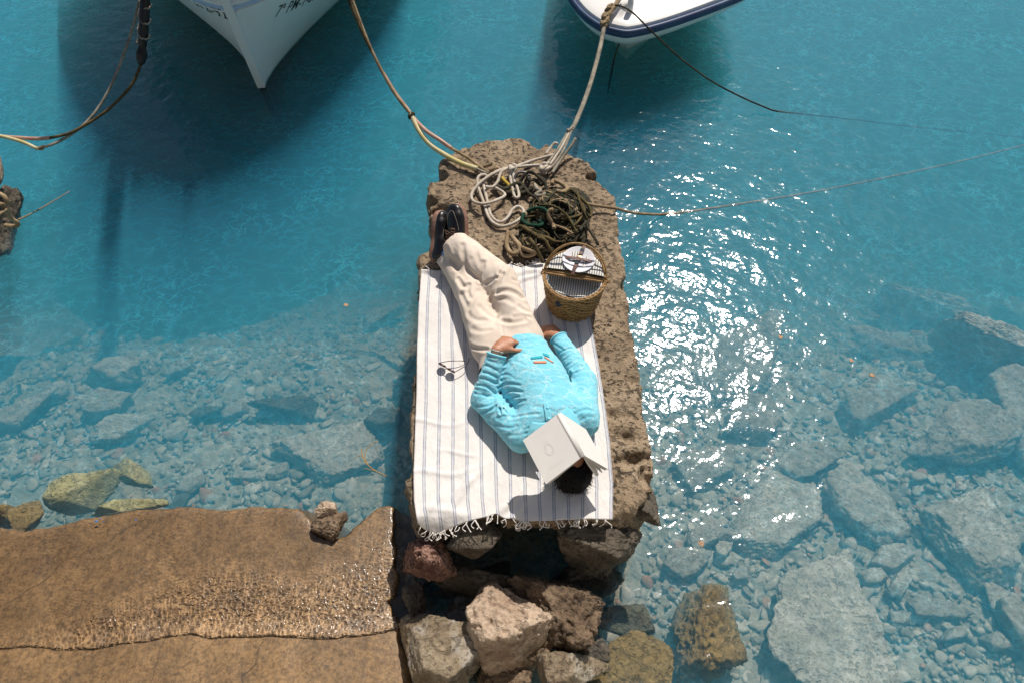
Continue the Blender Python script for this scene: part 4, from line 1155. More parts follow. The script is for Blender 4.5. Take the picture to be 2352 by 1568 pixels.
for pts_, r_, mt in [([(965,1075),(950,1150),(950,1240),(1010,1310),(1080,1280),(1080,1220),(1030,1160),(975,1090)], .0145, 'r_tan'), ([(1040,1040),(1090,1015),(1180,1060),(1280,1120),(1380,1140),(1460,1185)], .012, 'r_olive'),
                     ([(1190,1150),(1240,1210),(1280,1290),(1330,1390)], .011, 'r_olive'), ([(1440,835),(1395,860),(1400,930),(1440,990),(1450,1040)], .013, 'r_tan'), ([(1430,570),(1440,530),(1520,555),(1590,615),(1540,650),(1480,640)], .0135, 'r_tan'),
                     ([(1300,790),(1420,795),(1530,850),(1620,950),(1690,1080)], .008, 'r_olive'), ([(1380,990),(1480,1010),(1580,1050),(1650,1095)], .007, 'r_tan'), ([(1640,630),(1720,700),(1810,790),(1845,880),(1830,920)], .009, 'r_olive'),
                     ([(1560,660),(1620,625),(1690,650),(1720,740),(1760,850),(1800,940)], .008, 'r_olive'), ([(1270,1130),(1350,1160),(1390,1230),(1430,1290)], .010, 'r_olive'), ([(1110,1240),(1180,1270),(1260,1290),(1180,1330),(1110,1310),(1100,1260)], .012, 'r_tan'),
                     ([(1130,880),(1110,950),(1180,1000),(1280,1010),(1340,980),(1290,960)], .012, 'r_green'), ([(1160,860),(1250,820),(1340,830),(1400,880)], .010, 'r_green'), ([(1720,1060),(1780,980),(1830,940),(1800,1000),(1840,1080),(1880,1140),(1920,1210)], .0085, 'r_dark')]:
    V, Fc = rope_mesh([zc(X_, Y_, PZ + 0.03 + heap_h(X_, Y_) * 1.12) for X_, Y_ in pts_], r_, lay=0.05); mk("old_line", V, Fc, M[mt], o)
# matted net under the lines
Xn, Yn = np.meshgrid(np.linspace(1080, 1860, 70), np.linspace(600, 1330, 66), indexing='ij')
Zn = np.vectorize(heap_h)(Xn, Yn)
wob = fbm(Xn / 30, Yn / 30, 0 * Xn, 4, 3)
Pn = np.array([at(*zc(a_, b_, PZ - 0.01 - 0.06 * (c_ < 0.012) + 0.85 * c_ + 0.035 * max(w_, -0.2) * min(1, c_ / 0.04))) for a_, b_, c_, w_ in zip(Xn.ravel(), Yn.ravel(), Zn.ravel(), wob.ravel())])
V, Fc = sheet(Pn.reshape(70, 66, 3))
mk("matted_net", V, Fc[:, ::-1], M['r_dark'], o)
# ------------------------------------------------------------------ towel
def towel_material():
    g = G("striped_cotton")
    uv = g.add("ShaderNodeTexCoord").outputs["UV"]
    u = g.add("ShaderNodeSeparateXYZ", {0: uv}).outputs[0]
    wv = g.math('MULTIPLY', g.math('SUBTRACT', g.noise(7, 3, 0.6), 0.5), 0.006)
    uu = g.math('ADD', g.math('ADD', u, -0.052), wv)
    ph = g.math('ABSOLUTE', g.math('SUBTRACT', g.math('FRACT', g.math('ADD', g.math('DIVIDE', uu, 0.0722), 0.5)), 0.5))     # 0 at a stripe's middle
    line = g.ramp(ph, [(0.0, 0.30), (0.048, 0.30), (0.062, 0.0), (0.066, 1.0), (0.098, 1.0), (0.112, 0.0)])
    fade = g.math('MULTIPLY', line, g.ramp(g.noise(26, 3, 0.6), [(0.3, 0.55), (0.6, 0.95)]))
    base = g.mix(g.ramp(g.noise(5, 5), [(0.4, 0.0), (0.7, 1.0)]), (0.73, 0.695, 0.66), (0.66, 0.62, 0.58))
    c = g.mix(fade, base, (0.06, 0.12, 0.25))
    wx = g.add("ShaderNodeTexWave", {"Vector": g.co((1, 1, 1)), "Scale": 120.0, "Distortion": 1.5}, bands_direction='X').outputs["Fac"]
    wy = g.add("ShaderNodeTexWave", {"Vector": g.co((1, 1, 1)), "Scale": 120.0, "Distortion": 1.5}, bands_direction='Y').outputs["Fac"]
    b = g.bump(g.math('ADD', wx, wy), 0.25, 0.0012)
    b = g.bump(g.noise(17, 5, 0.6, g.co((1, 0.6, 1))), 0.85, 0.012, b)
    return g.surf(c, 0.95, b, Specular_IOR_Level=0.1, Sheen_Weight=0.15)
M['towel'] = towel_material()
TW = PZ + 0.020
tl = [(968,621),(962,700),(958,800),(957,900),(953,1000),(950,1090),(951,1150),(959,1199)]
tr = [(1338,604),(1348,700),(1362,765),(1374,830),(1388,920),(1400,1010),(1408,1110),(1407,1192)]
NU, NV = 130, 240
uu, vv = np.linspace(0, 1, NU), np.linspace(0, 1, NV)
def edge(e, v):
    e = np.array([at(a_, b_, TW) for a_, b_ in e]); d = np.r_[0, np.cumsum(np.linalg.norm(np.diff(e, axis=0), axis=1))]; d /= d[-1]
    return np.stack([np.interp(v, d, e[:, i]) for i in range(3)], -1)
EL, ER = edge(tl, vv), edge(tr, vv)
Tg = EL[None] * (1 - uu[:, None, None]) + ER[None] * uu[:, None, None]
U2, V2 = np.meshgrid(uu, vv, indexing='ij')
# wavy ends
top_px = np.interp(uu, [0, .05, .15, .3, .55, .62, .7, .8, 1], [0, -0.02, -0.015, 0.0, 0.01, -0.02, 0.015, 0.0, 0.01])
bot = np.interp(uu, [0, .03, .10, .2, .3, .40, .45, .55, .7, .85, 1], [0.0, -.015, -0.030, -.010, 0.012, 0.030, 0.012, 0.0, 0.0, 0.004, 0.0])
Tg[:, :, 1] += top_px[:, None] * (1 - V2) ** 6 + bot[:, None] * V2 ** 10
X_, Y_ = Tg[:, :, 0], Tg[:, :, 1]
wr = 0.006 * fbm(X_ * 4, Y_ * 3, 0 * X_, 3, 91)
for cx_, cy_, dx_, dy_, L_, w_, h_ in [(1075,1110,.5,-1,.12,.016,.012), (1160,1165,.6,-1,.20,.018,.016), (1185,1180,.25,-1,.14,.014,.014), (1030,1175,1,.1,.12,.02,.012), (990,970,1,.03,.25,.012,.006), (1000,1085,1,.1,.3,.014,.007), (1050,1040,1,.05,.12,.010,.006),
                                       (1085,640,.3,-1,.3,.016,.010), (1040,660,.2,-1,.25,.02,.010), (1100,560,1,.2,.1,.02,.01), (1235,625,.9,.3,.16,.018,.016), (1215,640,.7,.6,.12,.014,.012), (1050,1150,.3,-1,.18,.016,.010), (990,1165,.4,-1,.14,.018,.014), (1300,1150,.1,-1,.2,.02,.006), (1350,1080,.1,-1,.35,.02,.007)]:
    c_ = at(cx_, cy_, TW); d_ = nrm([dx_, -dy_ * -1.0 if False else dy_ * 1.0, 0]); d_ = nrm([dx_, -dy_ if dy_ < 0 else dy_, 0])
    al = (X_ - c_[0]) * d_[0] + (Y_ - c_[1]) * d_[1]; ac = -(X_ - c_[0]) * d_[1] + (Y_ - c_[1]) * d_[0]
    ac = ac + 0.02 * np.sin(al * 18)
    wr += h_ * np.exp(-(ac / w_) ** 2) * np.clip(1 - (al / L_) ** 2, 0, 1)
Z_ = TW + np.maximum(wr, -0.006)
# the near end lies over the pier's broken edge and hangs between the rocks
over = np.clip((at(1176, 1192, TW)[1] + 0.015 - Y_) / 0.05, 0, 1)
sag = np.interp(uu, [0, .1, .2, .35, .45, .6, .8, 1], [.05, .055, .03, .0, .01, .015, .008, .008])[:, None]
Z_ = Z_ - over ** 1.5 * sag
Tg[:, :, 2] = Z_
# hem of the far corner turned up a little
Tg[:, :, 2] += 0.02 * np.exp(-((V2) / 0.012) ** 2) * (0.4 + 0.6 * np.sin(U2 * 31) ** 2) * (U2 < 0.2)
V, Fc = sheet(Tg)
Lw = np.linalg.norm(ER[0] - EL[0])
towel = mk("beach_towel", V, Fc, M['towel'], loc=tuple(Tg[NU // 2, NV // 2]), uv=np.stack([U2.ravel(), V2.ravel()], 1))
md = towel.modifiers.new("thickness", 'SOLIDIFY'); md.thickness = 0.003; md.offset = -1
tag(towel, "long white cotton towel with thin blue double stripes spread on the stone pier", "towel")
g = G("fringe_cotton"); M['fringe'] = g.surf((0.74, 0.69, 0.63), 0.95)
rf = np.random.RandomState(3)
fr = []
for end in (0, 1):
    for q in range(58 if end else 34):
        u_ = rf.uniform(0.01, 0.99) if end else rf.choice([rf.uniform(0.6, 0.85), rf.uniform(0.0, 1.0)])
        i_ = int(u_ * (NU - 1)); j_ = NV - 1 if end else 0
        p = Tg[i_, j_].copy(); sgn = -1 if end else 1
        L_ = rf.uniform(0.02, 0.048); sx = rf.uniform(-0.03, 0.03); k_ = rf.uniform(-0.02, 0.02)
        drop = rf.uniform(0.25, 1.0) if end and not (0.12 < u_ < 0.42) else 0.12
        pts_ = [p, p + [sx * 0.2 + k_ * 0.5, sgn * L_ * 0.35, 0.004 - drop * 0.006], p + [sx * 0.6 + k_, sgn * L_ * 0.7 * (1 - 0.4 * drop), -drop * L_ * 0.45], p + [sx, sgn * L_ * (1 - 0.55 * drop), -drop * L_ * 1.0]]
        if rf.rand() < 0.22:                       # some tassels curl back on themselves
            pts_ += [p + [sx + 0.016, sgn * L_ * 0.7, -drop * L_ * 0.8], p + [sx + 0.02, sgn * L_ * 0.35, -drop * L_ * 0.5]]
        Vf, Ff = tube(spline(np.array(pts_), 0.006), 0.0020, 6, caps=False); fr.append((Vf, Ff))
        e_ = np.array(pts_[-1]); Dk, Fk = ico(1); Fk4 = np.c_[Fk, Fk[:, 2]]
        fr.append((e_ + Dk * 0.0036, Fk4))
V, Fc = join([(v_, f_) for v_, f_ in fr])
fringe = mk("fringe", V, [tuple(q) if q[2] != q[3] else tuple(q[:3]) for q in Fc.tolist()], M['fringe'], towel)
fringe["kind"] = "stuff"

# ------------------------------------------------------------------ basket
def wicker_material():
    g = G("woven_willow")
    co = g.co()
    c = g.ramp(g.noise(28, 5, 0.65, g.warp(g.co((1, 1, 2.2)), 0.02, 20)), [(0.3, (0.13, 0.065, 0.02)), (0.52, (0.33, 0.19, 0.07)), (0.75, (0.50, 0.33, 0.15))])
    return g.surf(c, 0.6, g.bump(g.noise(120, 3), 0.4, 0.003), Specular_IOR_Level=0.35)
M['wicker'] = wicker_material()
def lining_material():
    g = G("ticking_stripe_cotton")
    x = g.add("ShaderNodeSeparateXYZ", {0: g.co((1, 1, 1), (0, 0, 0.16))}).outputs[0]
    s_ = g.math('FRACT', g.math('MULTIPLY', x, 78.0))
    c = g.mix(g.ramp(s_, [(0.0, 0.0), (0.60, 0.0), (0.68, 0.92), (0.92, 0.92), (1.0, 0.0)]), (0.70, 0.66, 0.58), (0.05, 0.075, 0.13))
    return g.surf(c, 0.9, g.bump(g.noise(30, 3), 0.3, 0.004))
M['lining'] = lining_material()
M['leather'] = stone_material("brown_leather", (0.13, 0.065, 0.05), (0.19, 0.10, 0.08), (0.24, 0.14, 0.11), pit=0.0, scale=3, rough=0.5, bump=0.001)
M['plate'] = G("white_enamel").surf((0.72, 0.71, 0.74), 0.28)
M['brass'] = G("dull_brass").surf((0.35, 0.26, 0.14), 0.35, Metallic=0.9)
M['binding'] = G("dark_binding").surf((0.02, 0.035, 0.05), 0.8)

BH = 0.215
rim_c = at(1320, 637, PZ + 0.018 + BH)
BC = np.array([rim_c[0], rim_c[1], PZ + 0.018])
phi = R(-12)                                        # the hinge line slopes a little
hx_, hy_ = np.array([math.cos(phi), math.sin(phi), 0]), np.array([-math.sin(phi), math.cos(phi), 0])
RX, RY = 0.158, 0.158
basket = thing("picnic_basket", "round wicker picnic basket with its striped lid folded open beside the tangled ropes", "basket", BC)
def bpt(a, r, z):
    return BC + hx_ * (RX * r * math.cos(a)) + hy_ * (RY * r * math.sin(a)) + np.array([0, 0, z])
def br(z):
    return 0.80 + 0.20 * (z / BH) ** 0.7
# stakes and weavers
NST = 44
weave = []
rows = 17
for q in range(rows):
    z_ = 0.010 + (BH - 0.02) * q / (rows - 1)
    th = np.linspace(0, 2 * math.pi, NST * 4, endpoint=False)
    off = 0.0055 * np.cos(th * NST / 2 + (math.pi if q % 2 else 0)) + 0.0015 * np.sin(th * 5 + q)
    P = np.array([bpt(a_, br(z_), z_ + 0.0015 * math.sin(a_ * 7 + q)) + (hx_ * math.cos(a_) + hy_ * math.sin(a_)) * o_ for a_, o_ in zip(th, off)])
    weave.append(tube(P, 0.0064, 6, closed=True, caps=False))
for q in range(NST):
    a_ = 2 * math.pi * q / NST
    P = np.array([bpt(a_, br(z_) , z_) for z_ in np.linspace(0, BH, 8)])
    weave.append(tube(P, 0.0034, 5, caps=False))
V, Fc = join(weave); mk("woven_body", V, Fc, M['wicker'], basket)
rimb = []
for dz_, ro in ((0, 0.003), (0.008, 0.0), (0.006, 0.008)):
    th = np.linspace(0, 2 * math.pi, 200, endpoint=False)
    P = np.array([bpt(a_, 1.0, BH + dz_ + 0.002 * math.sin(a_ * 40 + dz_ * 900)) + (hx_ * math.cos(a_) + hy_ * math.sin(a_)) * ro for a_ in th])
    rimb.append(tube(P, 0.0062, 7, closed=True, caps=False))
V, Fc = join(rimb); mk("rim", V, Fc, M['wicker'], basket)
inner = [(0.965, BH + 0.006), (0.945, BH + 0.012), (0.90, BH + 0.004), (0.87, BH - 0.022), (0.80, BH - 0.048), (0.5, BH - 0.058), (0.01, BH - 0.05)]
th = np.linspace(0, 2 * math.pi, 72, endpoint=False)
X = np.array([[bpt(a_, r_ * (1 + 0.012 * math.sin(a_ * 9) * (r_ > .8)), z_) for a_ in np.r_[th, 0]] for r_, z_ in inner])
V, Fc = sheet(X); mk("lining", V, Fc, M['lining'], basket)
P = np.array([bpt(a_, 0.915 + 0.014 * math.sin(a_ * 11) , BH + 0.010 + 0.003 * math.sin(a_ * 7)) for a_ in np.linspace(math.pi * 1.02, math.pi * 1.98, 60)])
V, Fc = tube(P, 0.0034, 6); mk("binding", V, Fc, M['binding'], basket)
# centre bar and the lid folded back over the far half
V, Fc = join([tube(np.array([bpt(math.pi, 1.02, BH + 0.012) + hy_ * o_ + [0, 0, h_], bpt(0, 1.02, BH + 0.012) + hy_ * o_ + [0, 0, h_]]), 0.0058, 7, caps=False) for o_, h_ in ((-.012, 0), (0, .006), (.012, .004), (-.004, -.008))])
mk("hinge_bar", V, Fc, M['wicker'], basket)
lid = mk("lid", *sheet(np.array([[bpt(a_, r_, BH + z_ + 0.10 * max(0, math.sin(a_)) * r_ * 0.16) for a_ in np.linspace(0.02, math.pi - 0.02, 50)] for r_, z_ in ((0.0, 0.012), (0.99, 0.012), (1.03, 0.020), (1.02, 0.030), (0.97, 0.034))])), M['wicker'], basket)
lz = lambda a_, r_: BH + 0.036 + 0.016 * max(0, math.sin(a_)) * r_
X = np.array([[bpt(a_, r_, lz(a_, r_) - (0.010 if r_ > 0.95 else 0) + 0.004 * math.sin(8 * a_) * r_ * (r_ < .9)) + hy_ * 0.012 * (1 - r_) for a_ in np.linspace(0.03, math.pi - 0.03, 60)] for r_ in (0.02, 0.3, 0.6, 0.85, 0.93, 0.975)])
V, Fc = sheet(X); mk("lid_lining", V, Fc[:, ::-1], M['lining'], lid)
# hoops of the handle, folded back
for q, (tilt, rr_, dx) in enumerate(((R(40), 1.05, 0.0), (R(52), 0.98, -0.004))):
    th = np.linspace(0, math.pi, 60)
    up = np.array([0, 0, 1.0]) * math.cos(tilt) + hy_ * math.sin(tilt)
    P = np.array([BC + [0, 0, BH + 0.004] + hx_ * (RX * rr_ * math.cos(a_) + dx) + up * (RY * 1.12 * math.sin(a_)) for a_ in th])
    V, Fc = tube(P, 0.0050, 8); mk("handle_hoop", V, Fc, M['wicker'], basket)
rk = np.random.RandomState(8)
for sd in (0, math.pi):
    ks = []
    for q in range(7):
        c_ = bpt(sd, 1.05, BH + 0.002) + rk.normal(size=3) * [0.006, 0.014, 0.008]
        d_ = rk.normal(size=3); d_ = nrm(d_) * 0.018
        ks.append(tube(spline(np.array([c_ - d_, c_ + rk.normal(size=3) * .006, c_ + d_]), .004), 0.0036, 6, caps=False))
    V, Fc = join(ks); mk("willow_binding", V, Fc, M['wicker'], basket)
V, Fc = lathe([(0.0, 0.006), (0.016, 0.006), (0.018, 0.002), (0.018, -0.004)], 20)
rotm = np.array(Matrix.Rotation(R(72), 3, 'X')); a_ = math.pi * 1.38
V = (V @ rotm.T) @ np.array(Matrix.Rotation(a_ + phi + math.pi / 2, 3, 'Z')).T + bpt(a_, br(0.16) + 0.05, 0.155)
mk("leather_patch", V, Fc, M['binding'], basket)
# straps on the lid hold the plates
pc = BC + hy_ * 0.082 + hx_ * 0.004 + np.array([0, 0, BH + 0.050])
def band(p0, p1, wid, arch, n=16, dirw=None, name="strap", mat=None):
    t_ = np.linspace(0, 1, n)[:, None]
    P = p0 * (1 - t_) + p1 * t_ + np.array([0, 0, 1.0]) * arch * (1 - (2 * t_ - 1) ** 4)
    V_, F_ = strip_bar(P, wid, 0.0035, dirw, np.array([0, 0, 1.0]))
    return mk(name, V_, F_, mat or M['leather'], lid, smooth=False)
s1 = nrm(hx_ * 0.16 + hy_)
band(pc - s1 * 0.098 - [0, 0, .012], pc + s1 * 0.118 - [0, 0, .006], 0.019, 0.022, dirw=nrm(np.cross(s1, [0, 0, 1.0])))
s2 = nrm(hx_ + hy_ * -0.02)
band(pc - s2 * 0.088 - [0, 0, .010], pc + s2 * 0.088 - [0, 0, .010], 0.014, 0.018, dirw=nrm(np.cross(s2, [0, 0, 1.0])))
for k_, w_ in ((0.012, 0.026), (-0.032, 0.022), (0.060, 0.022)):
    V, Fc = box(pc + s1 * k_ + [0, 0, 0.0135], (w_, 0.012 if k_ == 0.012 else 0.022, 0.004), np.array(Matrix.Rotation(math.atan2(-s1[0], s1[1]), 3, 'Z')), 0.001)
    mk("buckle" if k_ == 0.012 else "strap_loop", V, Fc, M['brass'] if k_ == 0.012 else M['binding'], lid)
tl_ = np.array(Matrix.Rotation(phi, 3, 'Z') @ Matrix.Rotation(R(4), 3, 'X'))
for q in range(2):
    V, Fc = lathe([(0.0, 0.0), (0.050, 0.0005), (0.058, 0.004), (0.084, 0.0105), (0.086, 0.0115), (0.0845, 0.0085), (0.058, 0.0), (0.0, -0.003)], 48)
    V = V @ tl_.T + pc + [0, 0, -0.012 + 0.0055 * q]
    tag(mk("plate", V, Fc, M['plate'], loc=pc), ["lower white enamel plate, mostly hidden, strapped inside the basket lid", "upper white enamel plate strapped inside the basket lid under crossed leather straps"][q], "plate", "plates strapped in the basket lid")
# ------------------------------------------------------------------ the sleeper
TZ = TW + 0.004
person = thing("person", "person asleep on the towel in pale blue shirt and cream trousers, book over face", "person", at(1200, 800, TZ))
def A(px, py, dz):
    return at(px, py, TZ + dz)
def cloth_material(name, col, col2, bump=0.4, wr=30.0):
    g = G(name)
    c = g.mix(g.ramp(g.noise(6, 4), [(0.35, 0.0), (0.65, 1.0)]), col, col2)
    b = g.bump(g.noise(wr, 5, 0.6, g.warp(g.co(), 0.04, 12)), bump, 0.008)
    b = g.bump(g.noise(500, 2), 0.25, 0.0008, b)
    return g, c, b
g, c, b = cloth_material("cream_cotton_twill", (0.70, 0.60, 0.50), (0.62, 0.515, 0.42), 0.22, 22)
M['trousers'] = g.surf(c, 0.95, b, Specular_IOR_Level=0.1, Sheen_Weight=0.1)
g, c, b = cloth_material("pale_blue_towelling", (0.19, 0.565, 0.69), (0.23, 0.62, 0.73), 0.75, 46)
w_ = g.warp(g.warp(g.co((0.8, 1.7, 1.0), (0, 0, 0.3)), 0.16, 5.0), 0.05, 20.0)
ln = g.ramp(g.vor(12.0, 'DISTANCE_TO_EDGE', w_), [(0.0, 0.5), (0.016, 0.38), (0.045, 0.0)])
ln2 = g.ramp(g.vor(22.0, 'DISTANCE_TO_EDGE', g.warp(g.co((1.0, 1.4, 1.0)), 0.06, 14.0)), [(0.0, 0.4), (0.02, 0.3), (0.06, 0.0)])
ln2 = g.math('MULTIPLY', ln2, g.ramp(g.noise(7, 3), [(0.45, 0.0), (0.6, 1.0)]))
c = g.mix(g.math('MAXIMUM', ln, ln2), c, (0.60, 0.76, 0.78))
M['shirt'] = g.surf(c, 0.95, b, Specular_IOR_Level=0.1, Sheen_Weight=0.2)
g, c, b = cloth_material("pale_blue_collar", (0.20, 0.60, 0.72), (0.24, 0.64, 0.75), 0.2, 60)
M['collar'] = g.surf(c, 0.95, b)
g = G("tanned_skin")
c = g.mix(g.ramp(g.noise(28, 5, 0.65), [(0.35, 0.0), (0.68, 1.0)]), (0.45, 0.21, 0.115), (0.37, 0.155, 0.085))
M['skin'] = g.surf(c, 0.5, g.bump(g.noise(140, 4, 0.6), 0.25, 0.002), Subsurface_Weight=0.08, Subsurface_Radius=(0.02, 0.008, 0.004))
M['hair'] = G("black_hair").surf((0.005, 0.004, 0.004), 0.6, Specular_IOR_Level=0.15)
g = G("nail"); M['nail'] = g.surf((0.50, 0.27, 0.19), 0.3)
g = G("black_leather"); M['shoe'] = g.surf((0.008, 0.006, 0.006), 0.32, g.bump(g.noise(60, 3), 0.1, 0.002))
M['sole'] = stone_material("crepe_sole", (0.28, 0.13, 0.09), (0.36, 0.19, 0.14), (0.42, 0.24, 0.18), pit=0.1, scale=3, rough=0.7, bump=0.002)
M['lace'] = G("brown_lace").surf((0.16, 0.085, 0.05), 0.7)
M['stitch'] = G("cream_stitching").surf((0.42, 0.36, 0.26), 0.8)
M['sock'] = G("blue_sock").surf((0.16, 0.28, 0.55), 0.95)
M['orange'] = G("orange_print").surf((0.66, 0.24, 0.12), 0.9)
M['teal'] = G("teal_print").surf((0.02, 0.36, 0.42), 0.9)

# joints
hipc, waist, chest, neck = A(1168, 800, .085), A(1204, 800, .090), A(1258, 905, .108), A(1298, 1000, .105)
axd = nrm((neck - waist) * [1, 1, 0]); latd = np.array([-axd[1], axd[0], 0]); latd = latd if latd[0] > 0 else -latd
UPV = np.array([0, 0, 1.0])
S1, E1, W1 = A(1200, 1003, .085), A(1112, 918, .058), A(1141, 812, .200)
S2, E2, W2 = A(1340, 968, .085), A(1343, 876, .052), A(1282, 776, .055)
HL, KL, AL = A(1122, 790, .085), A(1078, 665, .085), A(1022, 572, .06)       # leg that lies underneath
HR, KR, AR = A(1204, 778, .088), A(1150, 640, .150), A(1050, 566, .155)      # leg on top

def folds(F, P, fr):
    """cloth folds: list of (a, b, radius, frequency along, amplitude, phase/seed): ridges running round the limb a-b"""
    X, Y, Z = P
    out = 0
    for a_, b_, rad, ft_, fs_, amp, seed in fr:
        ab = np.array(b_) - np.array(a_); L = np.linalg.norm(ab); d = ab / L
        px, py, pz = X - a_[0], Y - a_[1], Z - a_[2]
        t = px * d[0] + py * d[1] + pz * d[2]
        q = np.sqrt(np.maximum(px * px + py * py + pz * pz - t * t, 0))
        wgt = np.clip(1.4 - q / rad, 0, 1) * np.clip((t + 0.04) / 0.04, 0, 1) * np.clip((L + 0.04 - t) / 0.04, 0, 1)
        s = X * latd[0] + Y * latd[1]
        warp = 0.035 * fbm(X * 7, Y * 7, Z * 7, 2, seed + 5)
        tt_ = t + warp + 0.35 * s
        n = noise3(tt_ * ft_, s * fs_ + seed, Z * fs_, seed)
        n2 = noise3((tt_ + warp) * ft_ * 2.1, s * fs_ * 1.9 + seed, Z * fs_ * 1.6, seed + 9)
        # sharp valleys between rounded folds
        out = out + amp * wgt * (np.sqrt(np.abs(n)) * 2 - 1.1 + 0.55 * (np.sqrt(np.abs(n2)) * 2 - 1.1))
    return out

# trousers -------------------------------------------------------------------------------------
f = Field(np.minimum.reduce([HL, AL, AR, HR]) - 0.17, np.maximum.reduce([HL, AL, AR, HR, KR]) + 0.17, 0.0068)
up_sq = [(UPV, 0.80)]
f.cone(A(1140, 800, .085), A(1203, 792, .090), .098, .092, 0, up_sq)
f.cone(A(1168, 835, .085), A(1172, 780, .085), .115, .115, .05, [(latd, 1.35), (UPV, 0.78)])
f.cone(HL, KL, .094, .080, .05, [(UPV, .85)])
f.cone(KL, AL, .080, .078, .03, [(UPV, .85)])
f.cone(HR, KR, .096, .080, .035)
legd = nrm(AR - KR)
f.cone(KR, AR + legd * 0.03, .080, .088, .03, [(UPV, .85)], cut=[(AR + legd * 0.030, legd)])
f.displace(lambda X, Y, Z: -folds(0, (X, Y, Z), [(HL, KL, .12, 4, 9, .0045, 2), (KL, AL, .12, 6, 12, .006, 5), (HR, KR, .12, 4, 9, .0045, 8), (KR, AR, .13, 5, 13, .008, 11)])
           - 0.003 * (np.abs(fbm(X * 9 + Y * 4, Y * 9 - X * 5, Z * 7, 2, 33)) * 2 - 0.5), 0.05)
# knee creases and long folds of the loose lower leg
def crease(f, pts, wid, dep, bvh=None):
    if bvh is not None:
        Q = []
        px_ = spline(np.array([[a_, b_, 0.0] for a_, b_ in pts]), 6.0)
        for a_, b_, _ in px_:
            o_ = np.array([0, 0, CAM_Z]); h_ = bvh.ray_cast(Vector(o_), Vector(nrm(at(a_, b_, TZ) - o_)))
            if h_[0] is not None: Q.append(np.array(h_[0]))
        if len(Q) < 2: return
        P = np.array(Q)
    else:
        P = np.array(pts)
    lo_, hi_ = P.min(0) - wid * 3, P.max(0) + wid * 3
    w = f.win(lo_, hi_); x, y, z = f.grid(w)
    d = np.full(np.broadcast(x, y, z).shape, 9.0, np.float32)
    for a_, b_ in zip(P[:-1], P[1:]):
        ab = b_ - a_; L2 = ab @ ab
        t = np.clip(((x - a_[0]) * ab[0] + (y - a_[1]) * ab[1] + (z - a_[2]) * ab[2]) / L2, 0, 1)
        d = np.minimum(d, (x - a_[0] - t * ab[0]) ** 2 + (y - a_[1] - t * ab[1]) ** 2 + (z - a_[2] - t * ab[2]) ** 2)
    q_ = np.sqrt(d) / wid
    f.F[w] += dep * (np.exp(-q_ ** 2) - 0.45 * np.exp(-(q_ - 1.8) ** 2))
def zz1(X, Y): return ((950 + X / 3.336) / 1.063, (450 + Y / 3.336) / 1.063)
V, Fc = f.mesh(); tb = BVHTree.FromPolygons(V.tolist(), Fc.tolist())
for pts_, wd, dp in [([(600,500),(615,620),(660,720),(740,780)], .013, .012), ([(470,520),(500,600),(560,700)], .012, .006), ([(700,520),(720,600),(760,680)], .012, .007), ([(770,640),(745,750),(765,830),(800,880)], .012, .014), ([(880,760),(830,790),(795,810)], .010, .010),
                     ([(920,735),(880,830),(840,920),(822,965)], .012, .016), ([(880,885),(960,868),(1030,890),(1080,925)], .013, .016), ([(960,640),(930,700),(900,730)], .010, .010), ([(1010,780),(1060,800)], .010, .008), ([(900,930),(960,940),(1010,970)], .012, .006),
                     ([(560,770),(610,840),(650,820)], .011, .012), ([(650,825),(640,880),(660,930)], .011, .010), ([(720,870),(690,940),(665,1000)], .012, .010), ([(590,900),(630,980),(650,1060)], .012, .007), ([(1110,1105),(1000,1128),(925,1122)], .012, .014), ([(1150,1090),(1100,1075),(1020,1090)], .011, .008),
                     ([(650,1280),(690,1330),(800,1345)], .009, .013), ([(740,1000),(800,1060),(860,1095)], .014, .008), ([(660,1080),(720,1110),(780,1110)], .012, .007), ([(920,1130),(918,1180),(930,1220)], .006, .006), ([(1060,1000),(1120,1040),(1170,1030)], .012, .007), ([(680,1180),(740,1200),(820,1190)], .012, .007)]:
    crease(f, [zz1(*p_) for p_ in pts_], wd, dp, tb)
cutp = A(1172, 850, 0)
x, y, z = f.grid()
f.F = np.maximum(f.F, -((z - (TZ + 0.001)) + 0 * x + 0 * y)).astype(np.float32)
V, Fc = f.mesh(); V = relax(V, Fc, 1, 0.35)
trousers = mk("trousers", V, Fc, M['trousers'], person)
# turned hem and open leg end
cir = []
u1 = nrm(np.cross(legd, UPV)); u2 = nrm(np.cross(u1, legd))
for s_, r_ in ((0.010, .084), (0.0, .075), (-0.05, .055)):
    cir.append([AR + legd * s_ + u1 * r_ * math.cos(a_) + u2 * r_ * .85 * math.sin(a_) for a_ in np.linspace(0, 2 * math.pi, 33)])

# shirt ----------------------------------------------------------------------------------------
f = Field(np.minimum.reduce([S1, E1, W1, W2]) - [.14, .10, .2], np.maximum.reduce([S2, E2, W2, W1]) + [.14, .14, .2], 0.0052)
hem = A(1196, 778, .09); hemn = nrm((waist - neck) * [1, 1, 0])
f.cone(A(1200, 810, .085), A(1228, 880, .098), .112, .122, 0, [(latd, 1.24), (UPV, 0.98)], cut=[(A(1207, 775, .1), nrm(hemn + latd * 0.10))])
f.cone(A(1226, 870, .098), A(1268, 952, .104), .122, .126, .05, [(latd, 1.26), (UPV, 0.98)])
f.cone(A(1215, 988, .090), A(1330, 957, .090), .080, .080, .06, [(UPV, 1.1)])
f.cone(A(1285, 965, .10), A(1300, 1010, .11), .075, .062, .05)
f.cone(S1, E1, .078, .066, .020)
d1 = nrm(W1 - E1)
f.cone(E1, W1, .066, .047, .010, cut=[(W1 - d1 * 0.004, d1)])
f.cone(S2, E2, .078, .064, .020)
d2_ = nrm(W2 - E2)
f.cone(E2, W2, .064, .046, .010, cut=[(W2 - d2_ * 0.004, d2_)])
